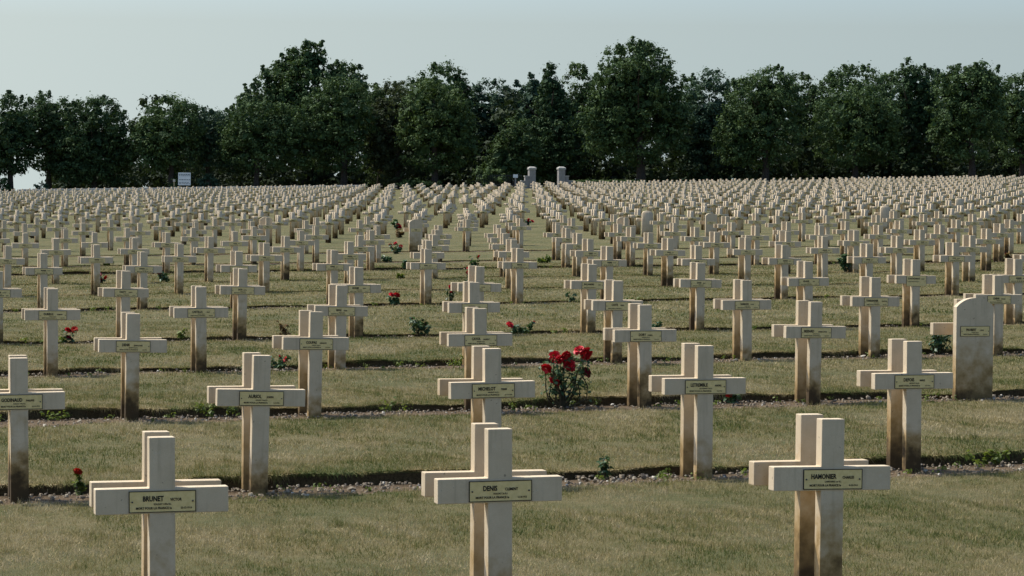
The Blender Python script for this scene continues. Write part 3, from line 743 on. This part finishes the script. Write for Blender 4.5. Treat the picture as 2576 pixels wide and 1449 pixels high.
P_('weed', 'young rose shoot with dark leaves below a cross arm, sixth row bed', 'weed', 1438, 5, 30, 26, 40, RL, lsize=.08)
P_('rose_bush', 'rose with red blooms peeping left of a centre cross arm', 'rose bush', 1134, 5, 44, 20, 40, RL, [(0, 44, 5, 0), (1, 30, 4, 1)], lsize=.07)
P_('rose_bush', 'rose with two dark red blooms above a centre cross arm', 'rose bush', 1177, 6, 42, 18, 30, RL, [(0, 44, 5, 0), (-1, 55, 3, 1)], lsize=.08)
P_('rose_bush', 'rose with three red blooms beside a left-hand cross shaft', 'rose bush', 254, 7, 24, 32, 50, RL, [(-7, 24, 7, 3), (11, 16, 5, 2), (-1, 8, 5, 3)], lsize=.10)
P_('rose_bush', 'rose with one deep red bloom and pale leaves among left-hand crosses', 'rose bush', 415, 7, 26, 40, 70, RL, [(-12, 28, 6, 3)], lsize=.10)
P_('rose_bush', 'dark tall rose bush standing alone among right-hand crosses', 'rose bush', 2127, 7, 54, 32, 140, RL, ncane=7, lsize=.11)
P_('weed', 'bright yellow-green tuft left of a leaning cross in the middle', 'weed', 1010, 7, 14, 28, 46, WL, lsize=.10)
P_('rose_bush', 'small green rose left of the middle column of crosses', 'rose bush', 1016, 8, 26, 20, 50, RL, lsize=.11)
P_('rose_bush', 'thin rose with a pinkish red bud on bent stems, middle', 'rose bush', 1192, 8, 30, 34, 40, RL, [(11, 32, 4, 0)], lsize=.11)
P_('weed', 'orange tipped green clump among left-hand crosses', 'weed', 268, 9, 22, 32, 70, WL, [(-12, 16, 4, 2)], lsize=.12)
P_('weed', 'wide bright green clump in the alley right of the middle', 'weed', 1368, 9, 22, 40, 90, WL, lsize=.14, dv=-3.)
P_('weed', 'rounded bright green clump behind a right-hand cross', 'weed', 1464, 10, 24, 30, 90, WL, lsize=.16, dv=.5)
P_('rose_bush', 'sprawling rose with four small red blooms in the alley', 'rose bush', 994, 10, 26, 40, 60, RL, [(-12, 22, 4, 0), (0, 28, 4, 1), (14, 20, 4, 0), (6, 8, 3, 1)], lsize=.13, dv=-1.4)
P_('weed', 'grey-green grassy clump beside the alley roses', 'weed', 975, 9, 18, 30, 70, RL, lsize=.12)
def bed_weeds():
    rd = random.Random(41); nr = np.random.default_rng(41); pos, nrm, sz, rn = [], [], [], []
    for r, cnt in ((1, 34), (2, 38), (3, 40), (4, 26), (5, 26), (8, 22)):
        for i in range(cnt):
            u, v, X, Y = bed_point(rd, r, .05, 1.0); h = rd.uniform(.02, .075); z = float(g(X, Y)); q = rd.random()
            for k in range(rd.randint(8, 20)):
                a = rd.uniform(0, 6.28); d = rd.uniform(0, h*1.1)
                pos.append((X+math.cos(a)*d, Y+math.sin(a)*d, z + rd.uniform(.1, 1)*h)); nrm.append((math.cos(a)*.7, math.sin(a)*.7, rd.uniform(.2, 1))); sz.append(rd.uniform(.016, .032)*(1 if r < 4 else 1.8)); rn.append(min(1, q*.7+rd.random()*.3))
    V, Ff = leaf_arrays(np.array(pos), np.array(nrm), np.array(sz), nr); me = np_mesh('bed_weeds', V, [Ff]); fattr(me, 'rnd', np.repeat(rn, 4))
    o = mk('bed_weeds', me, WL); tag(o, 'tiny green weeds sprouting all over the gravel beds', 'weeds', kind='stuff')
bed_weeds()
def far_plants():
    spec = [('rose_bush', 'brown-red faded rose bush behind the lone round-topped headstone', 1001, 13, 26, 42, DL, ()),
            ('rose_bush', 'tall green bush with red bloom farther along the alley', 996, 15, 30, 34, RL, ((9, -6, 7, 0),)),
            ('rose_bush', 'rose with a red bloom right of the lone round-topped headstone', 1086, 12, 16, 16, RL, ((0, 16, 5, 0),)),
            ('rose_bush', 'cluster of bright red roses right of the distant centre column', 1322, 15, 18, 36, RL, ((-12, 14, 5, 0), (6, 18, 5, 0), (18, 16, 4, 1))),
            ('rose_bush', 'small red rose left of the distant centre column', 1284, 12, 18, 14, RL, ((0, 18, 4, 0),)),
            ('weed', 'dry orange tuft in the far left crosses', 80, 14, 18, 18, DL, ()),
            ('weed', 'yellow-green tuft in the far left crosses', 660, 11, 22, 22, WL, ()),
            ('rose_bush', 'distant rose with a dark red bloom, left of the alley', 930, 20, 16, 12, RL, ((0, 16, 4, 0),)),
            ('rose_bush', 'red bloom low among distant right-hand crosses', 1406, 15, 10, 10, RL, ((0, 10, 4, 0),)),
            ('weed', 'small green clump among distant right-hand crosses', 2118, 12, 14, 16, WL, ()),
            ('rose_bush', 'reddish bush among the crosses at far right', 2545, 8, 20, 46, DL, ((-14, 18, 3, 3),)),
            ('rose_bush', 'leafy green bush among the crosses at right', 2373, 9, 24, 26, WL, ())]
    for nm, lab, px, r, hD, wD, lm, bl in spec:
        BX = row_v(r)
        P_(nm, lab, 'rose bush' if nm == 'rose_bush' else 'weed', px, r, hD, wD, 60, lm, [(a, max(b, 8), c, d) for a, b, c, d in bl], ncane=4, lsize=.16)
far_plants()

# ------------------------------------------------------------------ trees
LEAFM = [mat_leaf('linden_leaf', (.022, .050, .020), (.096, .142, .046), .12), mat_leaf('dark_tree_leaf', (.018, .042, .019), (.074, .116, .040), .12),
         mat_leaf('yellow_green_leaf', (.028, .056, .019), (.096, .138, .042), .13), mat_leaf('blue_green_leaf', (.020, .046, .028), (.076, .122, .062), .12),
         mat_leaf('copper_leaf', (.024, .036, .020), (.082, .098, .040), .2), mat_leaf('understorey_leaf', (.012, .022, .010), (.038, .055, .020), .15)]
def leaf_cloud(C, R, per, size, rd, flat=.62):
    """leaf clumps: C (n,3) centres, R (n,) radii; each clump is a loose, uneven, flattened puff of leaves"""
    n = len(C); d = rd.normal(size=(n, per, 3)); d /= np.linalg.norm(d, axis=2, keepdims=True)
    rad = R[:, None, None]*np.abs(rd.normal(.62, .30, (n, per, 1)))
    an = rd.uniform(.65, 1.45, (n, 1, 3))*np.array([1, 1, flat])
    p = C[:, None, :] + d*rad*an; nr = d*1.0 + np.array([0, 0, .45]) + rd.normal(0, .28, d.shape)
    p = p.reshape(-1, 3); nr = nr.reshape(-1, 3); s = size*rd.uniform(.55, 1.35, len(p))
    return leaf_arrays(p, nr, s, rd), np.repeat(np.repeat(rd.uniform(0, .55, n), per) + rd.uniform(0, .45, n*per), 4)
def tree(label, Y, parts, leaf, seed, trunk_px=None, lift=.12, shape='round', group='trees along the far edge', size=.31, dens=.92, lumpr=(.7, 1.35)):
    """parts: ellipses (cx, top, half width, bottom) measured in the picture; first one is the main crown"""
    rd = np.random.default_rng(seed); m = Y/F
    cx0 = trunk_px if trunk_px is not None else parts[0][0]
    X, _ = px2xy(cx0, 470, Y); zb = float(g(X, Y))
    root = mk('tree', None, loc=(X, Y, zb)); tag(root, label, 'tree', group)
    CC, RR = [], []; crown_mid = None
    for (cx, top, hw, bot) in parts:
        xc, zt = px2xy(cx, top, Y); _, zbt = px2xy(cx, bot, Y); hw_m = hw*m*1.06; hh = (zt-zbt)/2; zc = (zt+zbt)/2
        if crown_mid is None: crown_mid = (xc-X, zc-zb, hh)
        area = 4*math.pi*((hw_m*hw_m + 2*hw_m*hh)/3); k = max(6, int(area/1.75*dens))
        d = rd.normal(size=(k, 3)); d /= np.linalg.norm(d, axis=1, keepdims=True)
        rr = rd.uniform(lumpr[0], lumpr[1], k)*min(1, .35+hw_m/6.)
        shell = np.where(rd.uniform(0, 1, k) < .80, rd.uniform(.86, 1.04, k), rd.uniform(.35, .8, k))
        if shape == 'cone': wz = np.clip((1-d[:, 2])/2, 0, 1)**.6; d = np.stack([d[:, 0]*wz*1.25, d[:, 1]*wz*1.25, d[:, 2]], -1)
        else:      # broad below, domed above
            d /= (np.abs(d)**2.5).sum(1, keepdims=True)**(1/2.5); low = np.clip(-d[:, 2], 0, 1); d = np.stack([d[:, 0]*(1+.06*low), d[:, 1]*(1+.06*low), d[:, 2]], -1)
        px_ = np.stack([d[:, 0]*np.maximum(hw_m-rr*.75, .2), d[:, 1]*np.maximum(min(hw_m, 6.)-rr*.75, .2), d[:, 2]*np.maximum(hh-rr*.5, .2)], -1)*shell[:, None]
        CC.append(px_ + np.array([xc-X, 0, zc-zb])); RR.append(rr)
        # leafy twigs that break the outline
        ks = int(k*.11); d = rd.normal(size=(ks, 3)); d[:, 2] = np.abs(d[:, 2])*1.1-.25; d /= np.linalg.norm(d, axis=1, keepdims=True)
        if shape == 'cone': wz = np.clip((1-d[:, 2])/2, 0, 1)**.6; d = np.stack([d[:, 0]*wz*1.25, d[:, 1]*wz*1.25, d[:, 2]], -1)
        base = np.stack([d[:, 0]*hw_m, d[:, 1]*min(hw_m, 6.), d[:, 2]*hh], -1)*.93 + np.array([xc-X, 0, zc-zb])
        up = d*.6 + np.array([0, 0, .7]) + rd.normal(0, .3, d.shape)
        for q, rq in ((0, .45), (.25, .32), (.45, .22)):
            CC.append(base + up*q); RR.append(np.full(ks, rq)*rd.uniform(.7, 1.2, ks))
    C = np.concatenate(CC); R = np.concatenate(RR); ok = C[:, 2] > .3; C, R = C[ok], R[ok]
    (V, Ff), rn = leaf_cloud(C, R, int(46*(.31/size)**1.2), size, rd)
    # dense inner foliage
    K = []
    for (cx, top, hw, bot) in parts:
        xc, zt = px2xy(cx, top, Y); _, zbt = px2xy(cx, bot, Y); kk = max(8, int(hw*m*(zt-zbt)*1.6))
        d = rd.normal(size=(kk, 3)); d /= np.linalg.norm(d, axis=1, keepdims=True)
        wz = np.clip((1-d[:, 2:3])/2, 0, 1)**.6*1.2 if shape == 'cone' else 1.0
        q_ = d*rd.uniform(.15, .74, (kk, 1))*np.array([hw*m, min(hw*m, 5.), (zt-zbt)/2]); q_[:, :2] *= wz
        K.append(q_ + np.array([xc-X, 0, (zt+zbt)/2-zb]))
    K = np.concatenate(K); K = K[K[:, 2] > .8]
    (V2, F2), rn2 = leaf_cloud(K, rd.uniform(.8, 1.3, len(K)), 9, .95, rd)
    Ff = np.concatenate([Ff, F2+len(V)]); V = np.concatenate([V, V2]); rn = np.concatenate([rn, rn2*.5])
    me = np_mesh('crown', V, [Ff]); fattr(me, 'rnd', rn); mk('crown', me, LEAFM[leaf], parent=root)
    # tapered trunk and main limbs
    bm = bmesh.new(); cxm, czm, hh = crown_mid; r0 = max(.16, .028*(czm+hh)); top = czm+hh*.55
    pts = [(0, 0, -.4), (rd.normal(0, .06), 0, top*.18), (cxm*.3+rd.normal(0, .1), rd.normal(0, .1), top*.4), (cxm*.7, 0, top*.7), (cxm, 0, top)]
    bm_tube(bm, pts, [r0*1.35, r0, r0*.85, r0*.55, r0*.15], 8)
    for i in range(7):
        t = rd.uniform(.25, .75); a = rd.uniform(0, 6.28); b = Vector(pts[1]).lerp(Vector(pts[4]), t)
        L = hh*rd.uniform(.5, .9); e = b + Vector((math.cos(a)*L*.8, math.sin(a)*L*.8, L*.55)); mid = b.lerp(e, .5) + Vector((0, 0, -.06*L))
        bm_tube(bm, [b, mid, e], [r0*.4, r0*.26, r0*.06], 6)
    mk('trunk', bm_mesh('trunk', bm), M['bark'], parent=root)
    return root
tree('dark round-crowned tree at the left edge with a slim leaning bare trunk', 366, [(28, 232, 66, 442), (-30, 300, 60, 462)], 1, 1, trunk_px=26, dens=1.5)
tree('round tree with forked thick trunk, second from the left edge, sky beneath it', 370, [(122, 230, 76, 437), (155, 300, 55, 452)], 1, 2, trunk_px=124, dens=1.5)
tree('broad dome-shaped tree left of the dip in the skyline', 368, [(236, 238, 90, 470), (290, 320, 50, 470), (190, 320, 60, 470)], 1, 3, dens=1.4)
tree('round yellow-topped tree just right of the dip in the skyline', 366, [(430, 236, 82, 440), (375, 296, 54, 440)], 0, 4, dens=1.2)
tree('lower bluish tree behind the white sign board, right of a yellow-topped one', 370, [(525, 264, 74, 440), (590, 284, 64, 440)], 3, 5, dens=1.2)
tree('dark front tree below the tallest spreading crown on the left', 366, [(645, 248, 94, 442), (720, 258, 74, 440)], 0, 6)
tree('tall spreading tree with pointed tip, highest of the left half', 392, [(765, 130, 105, 420), (787, 93, 38, 230), (690, 162, 58, 360), (868, 152, 54, 330), (622, 222, 28, 320), (740, 118, 36, 240), (905, 168, 20, 260)], 0, 7, size=.40)
tree('round dark tree in front of the tall spreading one, right side', 368, [(865, 192, 86, 440), (800, 230, 62, 440)], 0, 8)
tree('narrow rounded tree between two larger ones left of centre', 376, [(955, 205, 52, 470)], 2, 9)
tree('brownish copper-tinged tree left of centre', 370, [(1000, 200, 58, 470), (960, 250, 45, 470)], 4, 10)
tree('round-headed green tree rising behind, left of the gateway', 394, [(1108, 152, 74, 420), (1050, 185, 46, 400), (1165, 178, 24, 320)], 0, 11)
tree('bright yellow-green broad tree left of the gateway', 366, [(1092, 196, 94, 436), (1150, 250, 54, 430)], 2, 12)
tree('hazy blue-green tree filling the gap left of the gateway', 402, [(1240, 192, 62, 470), (1300, 200, 48, 470), (1200, 215, 40, 470)], 3, 13, lumpr=(.6, 1.0))
tree('yellowish bushy tree hanging low just left of the gateway', 374, [(1298, 288, 46, 450), (1262, 342, 38, 465), (1226, 392, 32, 470), (1330, 350, 40, 470)], 0, 14)
tree('thin spire-topped conifer behind the left gate pillar', 384, [(1340, 170, 36, 430), (1352, 215, 46, 450)], 3, 15, shape='cone', lumpr=(.5, .9))
tree('dark pointed conifer between the gate pillars', 380, [(1386, 148, 64, 450), (1400, 200, 60, 450)], 1, 16, shape='cone', lumpr=(.5, 1.0))
tree('yellowish round tree behind the pointed conifer', 388, [(1450, 158, 50, 440), (1500, 178, 44, 440)], 2, 17)
tree('dark tree filling in behind the gateway', 378, [(1420, 250, 62, 470), (1370, 290, 50, 470)], 1, 18)
tree('tallest broad dome-shaped tree right of the gateway', 364, [(1600, 102, 114, 422), (1612, 98, 70, 300), (1520, 230, 66, 400), (1690, 200, 54, 400), (1560, 160, 70, 380)], 0, 19, trunk_px=1612)
tree('feathery-topped dark tree right of the tallest dome', 384, [(1785, 168, 64, 470), (1750, 220, 50, 470)], 3, 20)
tree('broad round tree with sunlit left flank, right half', 364, [(1925, 170, 102, 428), (1940, 164, 50, 320), (1860, 270, 64, 425)], 0, 21)
tree('low rounded tree top peeping between two crowns, right half', 392, [(2010, 182, 56, 420)], 2, 22)
tree('wide tree rising behind a flat-layered front crown, right', 392, [(2150, 160, 98, 440), (2090, 195, 60, 440)], 0, 23)
tree('flat-layered front tree with sunlit tiers, right', 366, [(2150, 206, 110, 424), (2210, 250, 60, 415)], 0, 24)
tree('spiky-topped dark tree near the right', 384, [(2290, 155, 58, 470), (2286, 146, 18, 250), (2330, 165, 40, 400)], 1, 25)
tree('tall lumpy tree with a sunlit left flank near the right edge', 364, [(2435, 160, 94, 414), (2470, 145, 52, 300), (2385, 270, 48, 400), (2405, 158, 46, 300)], 0, 26, trunk_px=2446)
tree('green tree cut off by the right edge', 374, [(2570, 182, 68, 430), (2620, 190, 60, 430)], 0, 27)
tree('tree top filling the notch left of the bright yellow-green tree', 404, [(985, 205, 60, 440)], 1, 31)
tree('tree top filling the notch behind the left gate pillar', 406, [(1350, 205, 70, 440)], 3, 32)
tree('tree top filling the notch right of the tallest dome', 404, [(1728, 188, 58, 440)], 0, 33)
tree('tree top filling the notch left of the sunlit broad tree', 406, [(1856, 192, 56, 440)], 1, 34)
tree('tree top filling the notch left of the spiky dark tree', 404, [(2240, 180, 50, 440)], 0, 35)
tree('tree top filling the notch left of the lumpy right-hand tree', 406, [(2352, 172, 54, 440)], 3, 36)
tree('tree top filling the last notch before the right edge', 404, [(2525, 186, 50, 440)], 1, 37)
tree('low tree top closing the gap right of the white sign board', 404, [(560, 276, 80, 460)], 1, 38)
# shrubs under and between the trunks, reading as one dark mass
def undergrowth():
    rd = np.random.default_rng(77); C, R = [], []
    for i in range(3000):
        px = rd.uniform(138, 2750); Y = rd.uniform(380, 425); X, _ = px2xy(px, 470, Y); zb = float(g(X, Y))
        hmax = (12.5 if px > 330 else 8.0 if px > 175 else 4.5) * (.72+.2*math.sin(px*.021)+.12*math.sin(px*.07))
        C.append((X, Y, zb + (rd.uniform(.1, 3.0) if i % 4 == 0 else rd.uniform(.2, max(1.5, hmax))))); R.append(rd.uniform(.9, 1.8))
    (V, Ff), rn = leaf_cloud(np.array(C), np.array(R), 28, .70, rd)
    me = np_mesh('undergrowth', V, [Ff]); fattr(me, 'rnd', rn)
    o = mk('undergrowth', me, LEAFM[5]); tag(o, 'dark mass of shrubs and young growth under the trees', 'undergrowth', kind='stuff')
undergrowth()
def shrub(label, px, Y, top, hw, leaf, seed, cat='shrub', name='shrub', size=.3):
    rd = np.random.default_rng(seed); X, zt = px2xy(px, top, Y); zb = float(g(X, Y)); m = Y/F; h = max(.6, zt-zb); k = max(6, int(14*h*hw*m/2))
    root = mk(name, None, loc=(X, Y, zb)); tag(root, label, cat)
    C = np.stack([rd.uniform(-1, 1, k)*hw*m*.85, rd.normal(0, .6, k), rd.uniform(.15, .85, k)*h], -1); C[:, 2] *= np.clip(1.1-np.abs(C[:, 0]/(hw*m))**2*.6, .3, 1)
    (V, Ff), rn = leaf_cloud(C, rd.uniform(.35, .6, k), 46, size, rd)
    me = np_mesh('foliage', V, [Ff]); fattr(me, 'rnd', rn); mk('foliage', me, LEAFM[leaf], parent=root)
    bm = bmesh.new(); bm_tube(bm, [(0, 0, -.2), (0, 0, h*.5)], [.05, .02], 5); mk('stem', bm_mesh('stem', bm), M['bark'], parent=root)
shrub('small hazy bush against the sky between the two leftmost trunks', 104, 364, 452, 16, 3, 301)
shrub('drooping leafy bush at the left edge beside the leaning trunk', 2, 364, 440, 24, 1, 302)
shrub('sunlit green bush left of the gate sign', 1240, 358, 412, 34, 2, 303)
shrub('low green shrub below the broad sunlit tree on the right', 2400, 362, 446, 26, 2, 304)
shrub('yellow-green saplings just left of the white sign board', 440, 362, 440, 12, 2, 305)
shrub('pale green bush right of the white sign board', 522, 364, 432, 24, 3, 306)
shrub('low grassy shrub catching light left of centre under the trees', 1060, 362, 448, 60, 2, 307)

# ------------------------------------------------------------------ far edge: gateway, hedge, sign, wall
def gate_pillar(px, side, label):
    Y = 356.; X, zt = px2xy(px, 419, Y); zb = float(g(X, Y)) - .3; h = zt-zb; root = mk('gate_pillar', None, loc=(X, Y, zb), rz=PHI); tag(root, label, 'gate pillar', 'gate pillars')
    bm = bmesh.new(); bm_box(bm, -.40, .40, -.40, .40, 0, h-.36); bmesh.ops.bevel(bm, geom=bm.edges[:], offset=.02, segments=1, affect='EDGES'); mk('shaft', bm_mesh('shaft', bm), M['gate'], parent=root)
    bm = bmesh.new(); bm_box(bm, -.47, .47, -.47, .47, h-.36, h-.14); vs = bm_box(bm, -.45, .45, -.45, .45, h-.139, h)
    for v in vs[4:]: v.co.x *= .45; v.co.y *= .45
    mk('cap', bm_mesh('cap', bm), M['gatecap'], parent=root)
    for k, (x0, x1, zz) in enumerate(((.403, .90, h*.62), (.903, 1.36, h*.42))):
        a, b = (x0, x1) if side > 0 else (-x1, -x0)
        bm = bmesh.new(); bm_box(bm, a, b, -.26, .26, 0, zz-.12); w_ = mk('wing_wall', bm_mesh('wing_wall', bm), M['gate'], parent=root)
        bm = bmesh.new(); bm_box(bm, a-(.05 if side < 0 else 0), b+(.05 if side > 0 else 0), -.31, .31, zz-.118, zz); mk('coping', bm_mesh('coping', bm), M['gatecap'], parent=w_)
gate_pillar(1338, -1, 'pale stone gate pillar with cap and stepped wing, left of the opening')
gate_pillar(1412, 1, 'pale stone gate pillar with cap and stepped wing, right of the opening')
def hedge():
    rd = np.random.default_rng(5); C, R = [], []
    for px in np.arange(1438, 1625, 2.2):
        X, zt = px2xy(px, 450, 357.5); zb = float(g(X, 357.5))
        for q in range(5): C.append((X+rd.normal(0, .1), 357.5+rd.normal(0, .3), zb + rd.uniform(.1, 1.0)*max(.5, zt-zb-.25))); R.append(.3)
    C = np.array(C); root = mk('hedge', None, loc=tuple(C[0])); tag(root, 'low clipped yellow-green hedge right of the right gate pillar', 'hedge')
    (V, Ff), rn = leaf_cloud(C-C[0], np.array(R), 34, .2, rd); me = np_mesh('foliage', V, [Ff]); fattr(me, 'rnd', rn); mk('foliage', me, LEAFM[2], parent=root)
    bm = bmesh.new(); bm_tube(bm, [(0, 0, -.8), (0, 0, .2)], [.04, .02], 5); mk('stem', bm_mesh('stem', bm), M['bark'], parent=root)
hedge()
def sign():
    Y = 352.; m = Y/F; X, zt = px2xy(464, 434, Y); _, zl = px2xy(464, 466, Y); zb = float(g(X, Y)); root = mk('sign_board', None, loc=(X, Y, zb), rz=.03)
    tag(root, 'square white notice board with grey lines of print at the far left edge', 'sign'); hw = 15.6*m; z0, z1 = zl-zb, zt-zb
    bm = bmesh.new(); bm_box(bm, -hw, hw, -.03, .03, z0, z1); b = mk('board', bm_mesh('board', bm), M['board'], parent=root)
    bm = bmesh.new(); rd = random.Random(3); hgt = z1-z0
    for k, (t, th) in enumerate(((.80, .09), (.72, .05), (.40, .07), (.20, .05), (.12, .05))):
        x = -hw*.86
        while x < hw*.8:
            l = rd.uniform(.12, .3); bm_box(bm, x, min(x+l, hw*.9), -.036, -.031, z0+hgt*t, z0+hgt*(t+th)); x += l+.07
    tag(mk('lettering', bm_mesh('lettering', bm), M['grey'], parent=b), kind='stuff')
    for sx in (-1, 1):
        bm = bmesh.new(); bm_box(bm, sx*hw*.7-.05, sx*hw*.7+.05, .032, .12, -.3, z1*.97); mk('post', bm_mesh('post', bm), M['timber'], parent=root)
sign()
def small_sign():
    Y = 354.; X, zt = px2xy(1297, 439, Y); zb = float(g(X, Y)); h = zt-zb; root = mk('small_sign', None, loc=(X, Y, zb)); tag(root, 'small pale sign on a post left of the gateway', 'sign')
    bm = bmesh.new(); bm_box(bm, -.29, .29, -.02, .02, h-.40, h); bmesh.ops.bevel(bm, geom=bm.edges[:], offset=.008, segments=1, affect='EDGES'); mk('panel', bm_mesh('panel', bm), M['board'], parent=root)
    bm = bmesh.new(); bm_box(bm, -.09, .09, .021, .12, -.2, h-.1); mk('post', bm_mesh('post', bm), M['gate'], parent=root)
small_sign()
def marker_post():
    Y = 352.; X, zt = px2xy(438, 451, Y); zb = float(g(X, Y)); h = zt-zb; root = mk('marker_post', None, loc=(X, Y, zb)); tag(root, 'short pale post just left of the white notice board', 'post')
    bm = bmesh.new(); bm_box(bm, -.07, .07, -.07, .07, -.2, h-.3); mk('shaft', bm_mesh('shaft', bm), M['timber'], parent=root)
    bm = bmesh.new(); bm_box(bm, -.14, .14, -.09, .09, h-.298, h); mk('head', bm_mesh('head', bm), M['gatecap'], parent=root)
marker_post()
def low_wall():
    Y = 349.; pts = [px2xy(p, 470, Y)[0] for p in np.linspace(44, 905, 60)]; root = mk('low_wall', None, loc=(pts[0], Y, float(g(pts[0], Y))))
    tag(root, 'long low pale wall closing the cemetery at far left', 'wall')
    for i in range(len(pts)-1):
        x0, x1 = pts[i]-pts[0], pts[i+1]-pts[0]; z = float(g((pts[i]+pts[i+1])/2, Y)) - float(g(pts[0], Y)); bm = bmesh.new(); hh = .72 + .03*math.sin(i*2.1)
        bm_box(bm, x0+.01, x1-.01, -.18, .18, z-.4, z+hh); bmesh.ops.bevel(bm, geom=bm.edges[:], offset=.02, segments=1, affect='EDGES'); mk('stone_block', bm_mesh('stone_block', bm), M['wallst'], parent=root)
low_wall()
def railing():
    Y = 357.; xs = [px2xy(p, 470, Y)[0] for p in np.linspace(1198, 1312, 26)]; z0 = float(g(xs[0], Y)); root = mk('railing', None, loc=(xs[0], Y, z0)); tag(root, 'thin dark iron railing left of the gateway', 'fence')
    for x in xs:
        bm = bmesh.new(); z = float(g(x, Y))-z0; bm_box(bm, x-xs[0]-.02, x-xs[0]+.02, -.02, .02, z-.1, z+1.75); mk('bar', bm_mesh('bar', bm), M['iron'], parent=root)
    for zz in (.5, 1.55):
        bm = bmesh.new(); za, zb = zz, zz+float(g(xs[-1], Y))-z0
        vs = bm_box(bm, 0, xs[-1]-xs[0], .023, .05, zz, zz+.05)
        for v in vs: v.co.z += (zb-za)*(v.co.x/(xs[-1]-xs[0]))
        mk('rail', bm_mesh('rail', bm), M['iron'], parent=root)
railing()
print('triangles', sum(len(me.loops)-2*len(me.polygons) for me in bpy.data.meshes))
